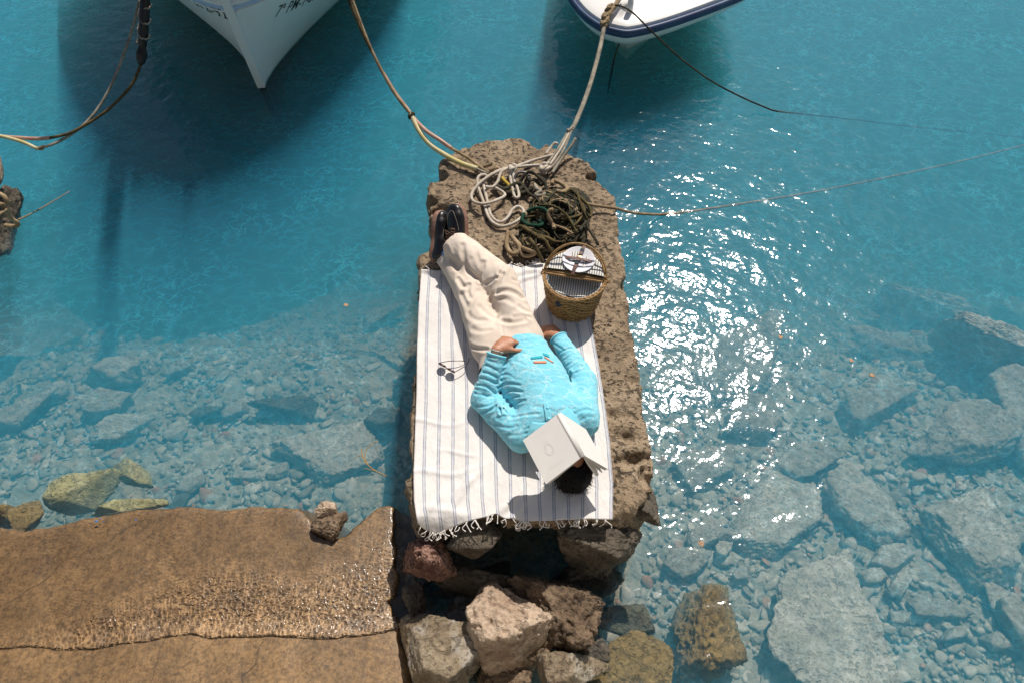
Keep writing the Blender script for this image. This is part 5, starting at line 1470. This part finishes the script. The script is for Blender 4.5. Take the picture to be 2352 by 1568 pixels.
# valleys between arm and body
f.displace(lambda X, Y, Z: -folds(0, (X, Y, Z), [(waist, chest, .22, 17, 6, .0032, 3), (chest, neck, .24, 15, 6, .0026, 6), (S1, E1, .12, 20, 8, .0040, 13), (E1, W1, .10, 27, 8, .0045, 16), (S2, E2, .12, 20, 8, .0035, 19), (E2, W2, .10, 27, 8, .0042, 22)])
           - 0.0022 * (np.abs(fbm(X * 12 - Y * 9, Y * 15 + X * 7, Z * 10, 2, 44)) * 2 - 0.5), 0.05)
def zz2(X, Y): return ((1000 + X / 3.0145) / 1.063, (780 + Y / 3.0145) / 1.063)
V, Fc = f.mesh(); tb = BVHTree.FromPolygons(V.tolist(), Fc.tolist())
for pts_, wd, dp in [([(820,160),(900,148),(960,178),(1010,172)], .0065, .0075), ([(800,200),(880,212),(930,188)], .0065, .007), ([(690,330),(760,300),(850,332)], .0070, .0085), ([(660,420),(720,398),(770,432)], .0065, .0085), ([(645,500),(720,468),(810,482)], .0070, .010), ([(655,560),(740,518),(830,532)], .0070, .010),
     ([(685,640),(740,572),(805,562)], .0070, .010), ([(715,690),(760,622),(850,592)], .0075, .011), ([(740,722),(850,700),(960,690)], .0070, .008), ([(700,250),(770,232),(850,250)], .0065, .007), ([(860,270),(930,262),(1000,290)], .006, .005), ([(800,380),(870,370),(940,395)], .0065, .006), ([(850,460),(930,455),(1010,480)], .0065, .005), ([(900,640),(980,640),(1060,670)], .0065, .006), ([(1040,560),(1110,570),(1170,610)], .0065, .005), ([(1080,680),(1160,650),(1230,660)], .0065, .007), ([(870,800),(940,770),(1000,760)], .0065, .007),
     ([(560,290),(620,312),(660,330)], .0060, .009), ([(535,330),(590,345),(645,372)], .0060, .010), ([(515,378),(580,395),(640,420)], .0065, .010), ([(498,420),(570,440),(650,472)], .0065, .011), ([(485,478),(560,490),(630,540)], .0065, .011), ([(475,540),(550,556),(630,572)], .0065, .010), ([(468,622),(560,640),(650,600)], .0075, .011), ([(498,682),(600,662),(662,612)], .0075, .012), ([(655,600),(665,650),(672,690)], .0070, .014), ([(660,610),(690,660),(715,690)], .0070, .012),
     ([(640,722),(700,705),(760,712)], .0065, .007), ([(560,735),(640,770),(720,795),(790,780)], .0075, .009), ([(530,790),(620,840),(720,870)], .0075, .007), ([(700,850),(790,850),(880,830)], .0070, .008), ([(500,630),(520,600),(560,585)], .006, .007),
     ([(1055,170),(1090,195),(1130,222)], .0065, .009), ([(1100,245),(1145,225),(1185,210)], .0065, .010), ([(1130,300),(1170,275),(1210,250)], .0065, .010), ([(1150,345),(1200,310),(1245,285)], .0065, .010), ([(1165,400),(1210,365),(1270,340)], .0065, .009), ([(1190,390),(1185,430),(1200,490)], .0085, .016), ([(1150,370),(1170,420),(1190,480)], .0075, .010), ([(1230,420),(1290,410),(1350,430)], .0070, .006), ([(1260,520),(1320,530),(1370,560)], .0070, .006), ([(1215,690),(1290,660),(1360,670)], .0075, .008), ([(1260,740),(1310,710),(1365,720)], .007, .007), ([(640,450),(650,560),(690,650)], .008, .010)]:
    crease(f, [zz2(*p_) for p_ in pts_], wd * 0.9, dp * ((0.42 + 0.35 * ((hash(pts_) if False else int(pts_[0][0] * 7 + pts_[0][1] * 3) % 10) / 9)) if dp < 0.012 else 1.0), tb)
x, y, z = f.grid()
f.F = np.maximum(f.F, -((z - (TZ + 0.0005)) + 0 * x + 0 * y)).astype(np.float32)
V, Fc = f.mesh(); V = relax(V, Fc, 1, 0.3)
shirt = mk("shirt", V, Fc, M['shirt'], person)
shirt_bvh = BVHTree.FromPolygons(V.tolist(), Fc.tolist())
def on_shirt(px, py, lift=0.002, guess=.22):
    """point of the shirt under photo pixel px, py"""
    a_ = np.array([0, 0, CAM_Z]); b_ = at(px, py, TZ); d_ = Vector(nrm(b_ - a_))
    h_ = shirt_bvh.ray_cast(Vector(a_), d_)
    if h_[0] is None:
        return at(px, py, TZ + guess)
    n_ = h_[1] if h_[1].dot(d_) < 0 else -h_[1]
    return np.array(h_[0] + n_ * lift)
def patch(name, quad, mat, n=(12, 4), lift=0.0025, thick=0.002, parent=None):
    q = [np.array(p_, float) for p_ in quad]
    X = np.zeros((n[0] + 1, n[1] + 1, 3))
    for i in range(n[0] + 1):
        for j in range(n[1] + 1):
            s_, t_ = i / n[0], j / n[1]
            p_ = (q[0] * (1 - s_) + q[1] * s_) * (1 - t_) + (q[3] * (1 - s_) + q[2] * s_) * t_
            X[i, j] = on_shirt(p_[0], p_[1], lift)
    V_, F_ = sheet(X)
    o_ = mk(name, V_, F_, mat, parent or shirt)
    m_ = o_.modifiers.new("thickness", 'SOLIDIFY'); m_.thickness = thick; m_.offset = 0
    return o_
patch("print_stripe", [(1219,821),(1246,817),(1246,823),(1220,825)], M['teal'])
patch("print_stripe", [(1246,811),(1258,814),(1262,821),(1250,817)], M['teal'])
patch("print_stripe", [(1225,830),(1254,829),(1255,834),(1227,834)], M['orange'])
patch("print_stripe", [(1249,820),(1253,820),(1272,833),(1268,833)], M['orange'])
# collar, placket, button
patch("placket", [(1248,926),(1258,922),(1268,962),(1254,968)], M['collar'], (6, 14), 0.004, 0.003)
V, Fc = lathe([(0, .003), (.006, .003), (.0075, .001), (.0075, -.002)], 18, on_shirt(1258, 936, .006)); mk("button", V, Fc, M['collar'], shirt)
V, Fc = lathe([(0, .003), (.006, .003), (.0075, .001), (.0075, -.002)], 18, on_shirt(1261, 960, .006)); mk("button", V, Fc, M['collar'], shirt)
def flap(pts, lifts):
    X = np.array([on_shirt(a_, b_, l_) for (a_, b_), l_ in zip(pts, lifts)]).reshape(3, 3, 3)
    # refine
    t_ = np.linspace(0, 2, 9)
    X = np.stack([np.stack([np.interp(t_, [0, 1, 2], X[:, j, k]) for k in range(3)], -1) for j in range(3)], 1)
    X = np.stack([np.stack([np.interp(t_, [0, 1, 2], X[i, :, k]) for k in range(3)], -1) for i in range(9)], 0)
    V_, F_ = sheet(X)
    o_ = mk("collar", V_, F_, M['collar'], shirt); m_ = o_.modifiers.new("thickness", 'SOLIDIFY'); m_.thickness = 0.003; m_.offset = 1
flap([(1222,968),(1240,969),(1258,968), (1216,984),(1236,988),(1262,985), (1208,1002),(1232,1008),(1268,1002)], [.004,.007,.010, .010,.018,.022, .012,.025,.03])
flap([(1301,933),(1294,942),(1286,950), (1318,950),(1308,962),(1298,974), (1333,974),(1322,985),(1308,996)], [.004,.007,.012, .008,.016,.022, .012,.024,.03])
# cuffs
for W_, d_, r_ in ((W1, d1, .047), (W2, d2_, .046)):
    u1 = nrm(np.cross(d_, UPV)); u2 = np.cross(u1, d_)
    P = np.array([W_ - d_ * 0.006 + u1 * r_ * math.cos(a_) + u2 * r_ * math.sin(a_) for a_ in np.linspace(0, 2 * math.pi, 40, endpoint=False)])
    V, Fc = tube(P, 0.0052, 8, closed=True); mk("cuff", V, Fc, M['collar'], shirt)

# body: head, neck, forearms and hands, shins as one mesh ------------------------------------------
head_c = A(1312, 1062, .105)
hd = nrm(head_c - neck); fu = nrm(UPV - hd * (UPV @ hd)); hl = np.cross(hd, fu)
bpts = np.array([neck, head_c, S1, E1, W1, S2, E2, W2, HL, KL, AL, HR, KR, AR])
f = Field(bpts.min(0) - 0.16, bpts.max(0) + 0.19, 0.0036)
f.cone(neck - hd * 0.04, head_c - hd * 0.03, .060, .055, 0)
f.cone(head_c - hd * 0.005 - fu * 0.012, head_c + hd * 0.035 - fu * 0.012, .080, .080, .02, [(hl, 0.92)])
f.cone(head_c - hd * 0.075 + fu * 0.035, head_c - hd * 0.01 + fu * 0.04, .046, .056, .035)
f.cone(head_c + hd * 0.000 + fu * 0.090, head_c - hd * 0.035 + fu * 0.108, .010, .016, .012)
f.cone(head_c - hd * 0.060 + fu * 0.078 - hl * .015, head_c - hd * 0.060 + fu * 0.078 + hl * .015, .010, .010, .012)
for sgn in (-1, 1):
    f.cone(head_c - hd * 0.03 + hl * sgn * .077 - fu * .005, head_c + hd * 0.02 + hl * sgn * .084 - fu * .01, .012, .016, .006, [(hl, .55)])
    q_ = head_c + hd * 0.012 + fu * 0.080 + hl * sgn * .030
    f.cone(q_ - hl * .006, q_ + hl * .006, .0125, .0125, .004)
f.cone(A(1172, 805, .08), A(1225, 880, .09), .080, .085, .04, [(latd, 1.3)])
f.cone(A(1225, 880, .09), A(1285, 985, .09), .085, .080, .04, [(latd, 1.45)])
f.cone(A(1215, 995, .085), A(1330, 965, .085), .055, .055, .03)
for a_, b_, r0, r1 in ((S1, E1, .048, .042), (E1, W1, .042, .029), (S2, E2, .048, .042), (E2, W2, .042, .029), (A(1150, 800, .085), KL, .062, .046), (KL, AL, .046, .036), (A(1195, 790, .085), KR, .062, .046), (KR, AR + legd * .04, .046, .036)):
    f.cone(a_, b_, r0, r1, .02)
def hand(wr, along, back, side, arm_from, curl, spread=1.0, size=1.0, h=0.0026):
    """wr wrist, along towards the fingers, back normal of the back of the hand, side towards the thumb"""
    along = nrm(along); back = nrm(back - along * (np.array(back) @ along)); side = nrm(np.cross(along, back)) * (1 if np.cross(along, back) @ np.array(side) > 0 else -1)
    S_ = size
    f_ = f
    pt = lambda a_, s_, b_: wr + (along * a_ + side * s_ + back * b_) * S_
    f_.cone(arm_from, pt(-0.005, 0, 0), .033 * S_, .0265 * S_, 0, [(back, .82)])
    f_.cone(pt(0, 0, 0), pt(.03, 0, 0), .027 * S_, .030 * S_, .015, [(back, .66)])
    f_.cone(pt(.03, .010, 0), pt(.078, .024, .002), .025 * S_, .018 * S_, .02, [(back, .72)])
    f_.cone(pt(.03, 0, 0), pt(.082, .004, .004), .025 * S_, .019 * S_, .02, [(back, .72)])
    f_.cone(pt(.03, -.012, 0), pt(.072, -.026, 0), .023 * S_, .016 * S_, .02, [(back, .75)])
    nails = []
    for k_, (s0, ln, r_, a0) in enumerate(((.029, .074, .0092, .084), (.010, .082, .0095, .089), (-.010, .076, .0090, .085), (-.028, .060, .0080, .075))):
        p0 = pt(a0 - .006, s0, .003); ang = curl[k_]
        d_ = nrm(along * math.cos(ang[0]) - back * math.sin(ang[0]) + side * (s0 * 3.5 * spread))
        p1 = p0 + d_ * ln * .46 * S_
        d_ = nrm(along * math.cos(ang[1]) - back * math.sin(ang[1]) + side * (s0 * 2.5 * spread)); p2 = p1 + d_ * ln * .32 * S_
        d_ = nrm(along * math.cos(ang[2]) - back * math.sin(ang[2]) + side * (s0 * 2 * spread)); p3 = p2 + d_ * ln * .22 * S_
        f_.cone(p0, p1, r_ * 1.06 * S_, r_ * S_, .006)
        f_.cone(p0 + back * .002, p0 + back * .003 + along * .002, r_ * 1.05 * S_, r_ * 1.0 * S_, .006)
        f_.cone(p1, p2, r_ * 1.0 * S_, r_ * .92 * S_, .003)
        f_.cone(p2, p3, r_ * .92 * S_, r_ * .80 * S_, .003)
        nn = nrm(np.cross(np.cross(d_, back), d_))
        nails.append((p3 + nn * r_ * .74 * S_ + d_ * .001, d_, nn, r_ * .62 * S_))
    t0, t1 = pt(.022, .020, -.006), pt(.048, .046, -.008)
    td = nrm(along * .62 + side * .75 - back * .12)
    t2 = t1 + td * .034 * S_; t3 = t2 + nrm(along * .80 + side * .52 - back * .18) * .026 * S_
    f_.cone(t0, t1, .0175 * S_, .0135 * S_, .014)
    f_.cone(t1, t2, .0125 * S_, .0110 * S_, .004)
    f_.cone(t2, t3, .0110 * S_, .0092 * S_, .003)
    td = nrm(t3 - t2); nn = nrm(back * .6 + side * -.2 - td * ((back * .6 + side * -.2) @ td))
    nails.append((t3 + nn * .0082 * S_, td, nn, .0068 * S_))
    # tendons and knuckles
    return nails
# hand resting on the belly: fingers towards the far hip, thumb on the head side
along1 = A(1186, 768, .205) - A(1141, 812, .205)
n1 = hand(W1 + nrm(W1 - E1) * 0.020 + [0, 0, .006], along1 + [0.01, 0, -0.02], np.array([-0.25, -0.20, 1.0]), axd, W1 - d1 * 0.05, [(.50, 1.05, 1.5), (.62, 1.35, 1.9), (.66, 1.45, 2.0), (.62, 1.35, 1.9)], 1.0, 1.0)
along2 = A(1246, 742, .03) - W2
n2 = hand(W2 + d2_ * 0.018, along2 + [0, 0, -.02], np.array([0.30, -0.35, 1.0]), -latd, W2 - d2_ * 0.05, [(.35, .8, 1.2), (.4, .9, 1.3), (.4, .9, 1.3), (.35, .8, 1.2)], 0.8, 1.0)
V, Fc = f.mesh()
body = mk("body", V, Fc, M['skin'], person)
nl = []
for p_, d_, n_, r_ in n1 + n2:
    Dk, Fk = ico(1); s_ = np.cross(d_, n_)
    nl.append((p_ + np.outer(Dk[:, 0] * r_ * 1.15, d_) + np.outer(Dk[:, 1] * r_ * .85, s_) + np.outer(Dk[:, 2] * r_ * .22, n_), Fk))
V, Fc = join(nl); mk("fingernails", V, Fc, M['nail'], body)
P = np.array([W1 + d1 * 0.012 + nrm(np.cross(d1, UPV)) * .0335 * math.cos(a_) + nrm(np.cross(np.cross(d1, UPV), d1)) * .0285 * math.sin(a_) + [0, 0, .004] for a_ in np.linspace(0, 2 * math.pi, 48, endpoint=False)])
bd = [(p_ + ico(1)[0] * .0032, ico(1)[1]) for p_ in P]
V, Fc = join(bd); br_ = mk("bracelet", V, Fc, G("silver").surf((0.6, 0.6, 0.6), 0.25, Metallic=1.0), person)

# hair: a cap with loose tufts
f = Field(head_c - 0.17, head_c + 0.17, 0.0052)
f.cone(head_c - hd * 0.000 - fu * 0.018, head_c + hd * 0.045 - fu * 0.012, .094, .092, 0, [(hl, 0.98)], cut=[(head_c + hd * 0.02 + fu * 0.052, nrm(fu - hd * .55))])
f.displace(lambda X, Y, Z: -0.012 * fbm(X * 30, Y * 30, Z * 30, 3, 4), 0.04)
V, Fc = f.mesh(); keep_v = V
hair = mk("hair", V, Fc, M['hair'], person)
rh = np.random.RandomState(2); st = []
for q in rh.choice(len(keep_v), 1500):
    p_ = keep_v[q]; o_ = nrm(p_ - head_c + rh.normal(size=3) * .03)
    if o_ @ fu > 0.75:
        continue
    d_ = nrm(o_ * 0.6 + rh.normal(size=3) * .45 + hd * .2 + [0, 0, -.15]); L_ = rh.uniform(.008, .026)
    s_ = nrm(np.cross(d_, rh.normal(size=3))) * .0011
    k_ = rh.normal(size=3) * .004
    st.append((np.array([p_ - s_, p_ + s_, p_ + d_ * L_ * .6 + k_ + s_ * .6, p_ + d_ * L_ * .6 + k_ - s_ * .6, p_ + d_ * L_ + k_ * 2]), np.array([[0, 1, 2, 3], [3, 2, 4, 4]])))
V, Fc = join(st); mk("strands", V, [tuple(q) if q[2] != q[3] else tuple(q[:3]) for q in Fc.tolist()], M['hair'], hair)

# shoes ------------------------------------------------------------------------------------------
def shoe(heel, toe, nrmv, label=None, mirror=1):
    y = nrm(toe); n = nrm(nrmv - y * (np.array(nrmv) @ y)); x = np.cross(y, n) * mirror
    L_ = 0.285
    loc = lambda P: heel + np.outer(P[:, 0] * 1.14, x) + np.outer(P[:, 1] * 1.05, y) + np.outer(P[:, 2], n)
    def half(yy):
        return np.interp(yy, [0, .02, .06, .12, .18, .215, .25, .272, .285], [.0, .026, .033, .033, .044, .047, .041, .027, .0])
    yy = L_ * (0.5 - 0.5 * np.cos(np.linspace(0, math.pi, 40)))
    sh = 0.008 * np.sin(yy / L_ * math.pi)
    o1 = np.stack([half(yy) + sh * .5, yy], 1); o2 = np.stack([-half(yy) + sh * .5, yy], 1)[::-1][1:-1]
    outl = np.concatenate([o1, o2])
    cx = outl.mean(0)
    layers = [(.97, -.002), (1.0, -.001), (1.01, .008), (1.02, .022), (1.0, .026), (.9, .028)]
    X = np.array([[[cx[0] + (p_[0] - cx[0]) * s_, cx[1] + (p_[1] - cx[1]) * (1 + (s_ - 1) * .5), z_ + (.006 if p_[1] < .08 and z_ < 0.005 and False else 0)] for p_ in np.r_[outl, outl[:1]]] for s_, z_ in layers])
    V_, F_ = sheet(X.reshape(len(layers), -1, 3)); nb = X.shape[1]
    Fl = [tuple(q) for q in F_.tolist()] + [tuple(range(nb - 1)), tuple(range((len(layers) - 1) * nb, len(layers) * nb - 1))[::-1]]
    sole_ = mk("sole", loc(V_), Fl, M['sole'], person)
    # upper from a field in shoe space
    f_ = Field((-.075, -.02, 0.0), (.075, .31, .13), 0.0042)
    ex = lambda yv: 0.004 * math.sin(yv / L_ * math.pi)
    f_.cone((ex(.22), .215, .045), (ex(.25), .240, .040), .046, .042, 0, [((0, 0, 1), .66)])
    f_.cone((ex(.12), .10, .062), (ex(.21), .205, .046), .040, .045, .02, [((0, 0, 1), .85)])
    f_.cone((0, .040, .050), (0, .11, .060), .037, .039, .02, [((0, 0, 1), 1.1)])
    f_.cone((0, .040, .050), (0, .060, .105), .034, .037, .02)
    x_, y_, z_ = f_.grid()
    f_.F = np.maximum(f_.F, -(z_ - .024) + 0 * x_ + 0 * y_).astype(np.float32)
    f_.F = np.maximum(f_.F, (z_ - .112) + 0 * y_ + 0 * x_).astype(np.float32)
    V_, F_ = f_.mesh()
    upv = mk("shoe_upper", loc(V_), F_, M['shoe'], person)
    bv = BVHTree.FromPolygons(V_.tolist(), F_.tolist())
    def on(px_, py_, l_=.0015):
        h_ = bv.ray_cast(Vector((px_, py_, .3)), Vector((0, 0, -1)))
        return np.array(h_[0]) + [0, 0, l_] if h_[0] is not None else np.array([px_, py_, .05])
    th = np.linspace(-.15, math.pi + .15, 34)
    P = np.array([on(.031 * math.cos(a_) + ex(.2), .195 + .052 * math.sin(a_) - .05 * (abs(math.cos(a_)) ** 4)) for a_ in th])
    V_, F_ = tube(P, .0008, 6); mk("toe_seam", loc(V_), [tuple(q) for q in F_], M['stitch'], upv)
    P = np.array([[cx[0] + (p_[0] - cx[0]) * .985, cx[1] + (p_[1] - cx[1]) * .99, .0288] for p_ in outl])
    V_, F_ = tube(spline(P,   .006, True), .0008, 5, closed=True); mk("welt_stitching", loc(V_), [tuple(q) for q in F_], M['stitch'], sole_)
    for yv, w_ in ((.150, .020), (.132, .022), (.114, .022)):
        P = np.array([on(-w_, yv, .003), on(0, yv + .006, .006), on(w_, yv, .003)]); V_, F_ = tube(spline(P, .004), .0024, 6); mk("lace", loc(V_), [tuple(q) for q in F_], M['lace'], upv)
    k0 = on(0, .128, .008)
    for sg in (-1, 1):
        P = np.array([k0, k0 + [sg * .014, .018, .010], k0 + [sg * .026, .024, .006], k0 + [sg * .028, .010, .002], k0 + [sg * .012, -.002, .004], k0]); V_, F_ = tube(spline(P, .004), .0021, 6); mk("lace", loc(V_), [tuple(q) for q in F_], M['lace'], upv)
        P = np.array([k0, k0 + [sg * .018, -.012, .004], k0 + [sg * .034, -.010, -.006]]); V_, F_ = tube(spline(P, .004), .0021, 6); mk("lace", loc(V_), [tuple(q) for q in F_], M['lace'], upv)
    # sock
    V_, F_ = tube(np.array([[0, .058, .080], [0, .052, .110], [0, .046, .138]]), np.array([.034, .037, .036]), 18); mk("sock", loc(V_), F_, M['sock'], person)
h2_ = A(1078, 580, .075)
shoe(A(1070, 588, .070), np.array([-.16, .70, .70]), np.array([-.52, -.58, .60]))
shoe(A(992, 602, .030), np.array([.14, .76, .58]), np.array([.80, -.36, .42]))

# ------------------------------------------------------------------ book lying open over the face
def paper(name, a, b):
    g_ = G(name); c_ = g_.mix(g_.noise(9, 4), a, b); return g_.surf(c_, 0.7, g_.bump(g_.noise(250, 2), 0.1, 0.0005))
M['cover'] = paper("ivory_book_cover", (0.70, 0.665, 0.62), (0.66, 0.625, 0.58))
M['page'] = paper("book_pages", (0.74, 0.68, 0.60), (0.66, 0.60, 0.52))
M['ink'] = G("grey_print").surf((0.56, 0.53, 0.495), 0.8)
BT, BB = A(1284.5, 949, .335), A(1339.5, 1048, .305)          # spine, far and near end
LT, LBm = A(1201, 1010, .275), A(1254, 1111, .240)
RT, RBm = A(1346, 985, .200), A(1398, 1077, .170)
book = thing("book", "open pale book laid face down like a roof over the person's face", "book", (BT + BB) / 2)
spd = nrm(BB - BT); wl = nrm((LT - BT) - spd * ((LT - BT) @ spd)); wr_ = nrm((RT - BT) - spd * ((RT - BT) @ spd))
half_sp = 0.011
sv = nrm(wr_ - wl)
def board(e0, e1, o0, o1, name):
    n_ = nrm(np.cross(o0 - e0, e1 - e0)); n_ = n_ if n_[2] > 0 else -n_
    a = [e0, e1, o1, o0]; V_ = np.array(a + [p_ - n_ * .003 for p_ in a])
    return mk(name, V_, [(0, 1, 2, 3), (7, 6, 5, 4), (0, 4, 5, 1), (1, 5, 6, 2), (2, 6, 7, 3), (3, 7, 4, 0)], M['cover'], book, smooth=False), n_
bl, nl_ = board(BT - sv * half_sp, BB - sv * half_sp, LT, LBm, "cover")
brd, nr_ = board(BT + sv * half_sp, BB + sv * half_sp, RT, RBm, "cover")
Xs = np.array([[p_ + sv * half_sp * s_ + np.array([0, 0, .004 * (1 - s_ * s_)]) for s_ in np.linspace(-1, 1, 9)] for p_ in (BT, BB)])
V, Fc = sheet(Xs); o = mk("spine", V, Fc, M['cover'], book); m_ = o.modifiers.new("thickness", 'SOLIDIFY'); m_.thickness = .003
V, Fc = tube(np.array([BT - sv * half_sp * 1.15 + nl_ * .0005, BB - sv * half_sp * 1.15 + nl_ * .0005]), .0014, 6); mk("hinge_groove", V, Fc, M['ink'], book)
rb = np.random.RandomState(9)
for e_, (o0, o1), n_, cnt in ((-1, (LT, LBm), nl_, 5), (1, (RT, RBm), nr_, 6)):
    for k_ in range(cnt):
        b0_, b1_ = BT + sv * half_sp * e_ * (1 - .14 * k_) - n_ * .004, BB + sv * half_sp * e_ * (1 - .14 * k_) - n_ * .004 - spd * .003
        fan = (.006 + .008 * k_) * rb.uniform(.7, 1.3)
        sh_ = 0.96
        q0, q1 = b0_ + (o0 - b0_) * sh_ - n_ * fan, b1_ + (o1 - b1_) * sh_ - n_ * fan * rb.uniform(.8, 1.8)
        X = np.array([[(b0_ * (1 - s_) + q0 * s_) * (1 - t_) + (b1_ * (1 - s_) + q1 * s_) * t_ - n_ * (.004 * math.sin(s_ * math.pi)) for t_ in (0, .5, 1)] for s_ in np.linspace(0, 1, 8)])
        V, Fc = sheet(X); o = mk("page_block", V, Fc, M['page'], book); m_ = o.modifiers.new("thickness", 'SOLIDIFY'); m_.thickness = .0035
# faint emblem and small print on the cover: an oval wreath, a line of letters above and below
ux_ = nrm(BB - BT); uy_ = nrm(LT - BT - ux_ * ((LT - BT) @ ux_)); Lc = np.linalg.norm(BB - BT); Wc = np.linalg.norm(LT - BT)
org = BT - sv * half_sp + nl_ * .0008
cp = lambda s_, t_: org + ux_ * s_ * Lc + uy_ * t_ * Wc
em = []
for q in range(22):
    a_ = q / 22 * 2 * math.pi
    if q in (0, 11): continue
    c_ = cp(.52, .50) + ux_ * .024 * math.cos(a_) + uy_ * .017 * math.sin(a_)
    d_ = nrm(-ux_ * math.sin(a_ + .5) * 1.2 + uy_ * math.cos(a_ + .5)) * .0038
    em.append(tube(np.array([c_ - d_, c_, c_ + d_]), np.array([.0002, .0006, .0002]), 5, caps=False))
for s_, t0, t1, nn_ in ((.17, .40, .66, 9), (.86, .34, .72, 14), (.36, .44, .60, 6)):
    for q in range(nn_):
        c_ = cp(s_, t0 + (t1 - t0) * q / (nn_ - 1)); d_ = uy_ * .0022 + ux_ * rb.uniform(-.001, .001)
        em.append(tube(np.array([c_ - d_ * .5, c_ + d_ * .5]), .0006, 4, caps=False))
V, Fc = join(em); mk("cover_print", V, Fc, M['ink'], bl)

# ------------------------------------------------------------------ sunglasses on the towel
glasses = thing("sunglasses", "round dark sunglasses lying open on the white towel", "sunglasses", A(1030, 850, 0))
M['tort'] = G("tortoiseshell").surf((0.05, 0.018, 0.008), 0.2)
g = G("dark_lens")
lb = g.add("ShaderNodeBsdfTransparent", {"Color": (0.06, 0.055, 0.065)}); lg = g.add("ShaderNodeBsdfGlossy", {"Roughness": 0.05}); lf = g.add("ShaderNodeFresnel", {"IOR": 1.5})
lm = g.add("ShaderNodeMixShader", {0: lf.outputs[0], 1: lb.outputs[0], 2: lg.outputs[0]}); g.nt.links.new(lm.outputs[0], g.out.inputs["Surface"]); M['lens'] = g.m
c1, c2_ = A(1016, 838, .028), A(1036, 850, .026)
fx = nrm(c2_ - c1); fz = nrm(UPV * .8 + np.array([-.3, -.5, 0])); fz = nrm(fz - fx * (fz @ fx)); fy = np.cross(fz, fx)
for c_ in (c1, c2_):
    th = np.linspace(0, 2 * math.pi, 36, endpoint=False)
    P = np.array([c_ + fx * .0215 * math.cos(a_) + fz * .019 * math.sin(a_) for a_ in th])
    V, Fc = tube(P, .0030, 7, closed=True); mk("rim", V, Fc, M['tort'], glasses)
    V = np.concatenate([P, [c_ - fy * .001]]); mk("lens", V, [(i, (i + 1) % 36, 36) for i in range(36)], M['lens'], glasses)
V, Fc = tube(spline(np.array([c1 + fx * .021 + fz * .006, (c1 + c2_) / 2 + fz * .011, c2_ - fx * .021 + fz * .006]), .003), .0022, 7); mk("bridge", V, Fc, M['tort'], glasses)
for pts_ in ([c1 - fx * .021 + fz * .010, A(1030, 829, .032), A(1055, 828, .026), A(1068, 829, .012)], [c2_ + fx * .022 + fz * .010, A(1060, 845, .035), A(1073, 835, .030), A(1078, 822, .008)]):
    V, Fc = tube(spline(np.array(pts_), .005), .0021, 7); mk("temple", V, Fc, M['tort'], glasses)
# ------------------------------------------------------------------ small things afloat and under water
M['twig'] = G("brown_twig").surf((0.30, 0.20, 0.07), 0.8)
M['leaf'] = G("orange_leaf").surf((0.34, 0.20, 0.11), 0.7)
o = thing("twig", "forked brown twig drifting beside the pier near the large flat slab", "twig", at(850, 1065, 0))
for pts_, r_ in (([(888,1092,.0),(866,1082,.004),(846,1068,.004),(834,1050,.003),(830,1030,.002)], .0035), ([(846,1068,.004),(838,1042,.004),(852,1020,.003),(870,1012,.002)], .0022), ([(838,1050,.003),(824,1046,.003),(815,1052,.002)], .0018), ([(866,1082,.004),(850,1078,.004),(836,1074,.003)], .002)):
    V, Fc = tube(path(pts_, .006), r_, 6); mk("branch", V, Fc, M['twig'], o)
def leaf(px, py, z, L_, a_, label):
    c_ = at(px, py, z); u_ = np.array([math.cos(a_), math.sin(a_), 0]); v_ = np.array([-math.sin(a_), math.cos(a_), 0])
    X = np.array([[c_ + u_ * L_ * (s_ - .5) + v_ * w_ * L_ * .38 * math.sin(math.pi * min(max(s_, .03), .97)) + [0, 0, .006 * abs(w_) + .004 * math.sin(s_ * 5)] for w_ in (-1, 0, 1)] for s_ in np.linspace(0, 1, 8)])
    V_, F_ = sheet(X); ob = mk("leaf", V_, F_, M['leaf'], loc=c_)
    md_ = ob.modifiers.new("thickness", 'SOLIDIFY'); md_.thickness = 0.0012
    tag(ob, label, "leaf")
leaf(795, 702, .002, .035, .4, "small pale orange leaf floating in blue water well off the pier's long side")
leaf(1792, 775, .002, .04, 1.4, "brown leaf floating among the glitter, upright in the picture")
leaf(1955, 828, .002, .034, .9, "small orange leaf floating beyond the glitter over dark water")
leaf(2003, 862, .002, .04, .2, "tiny brown leaf floating over dark water past the glitter")
leaf(1610, 1248, -.02, .04, 2.0, "orange leaf caught in the water by the pier's near corner")
M['paint'] = G("blue_paint").surf((0.03, 0.16, 0.42), 0.6)
for q, (px, py, s_) in enumerate([(222, 1196, .013), (230, 1190, .008), (312, 1193, .009), (238, 1197, .006)]):
    V, Fc = rock_mesh(at(px, py, 0.036), (s_ * 1.6, s_, .006), 400 + q, sub=2, rough=.3)
    tag(mk("paint_fleck", V, Fc, M['paint'], loc=at(px, py, .03)), ["largest fleck of blue paint on the brown ledge", "small blue paint fleck right beside the largest fleck", "lone blue paint fleck near the ledge's outer edge", "tiniest blue paint speck on the brown ledge"][q], "paint fleck", "blue paint flecks on the ledge")
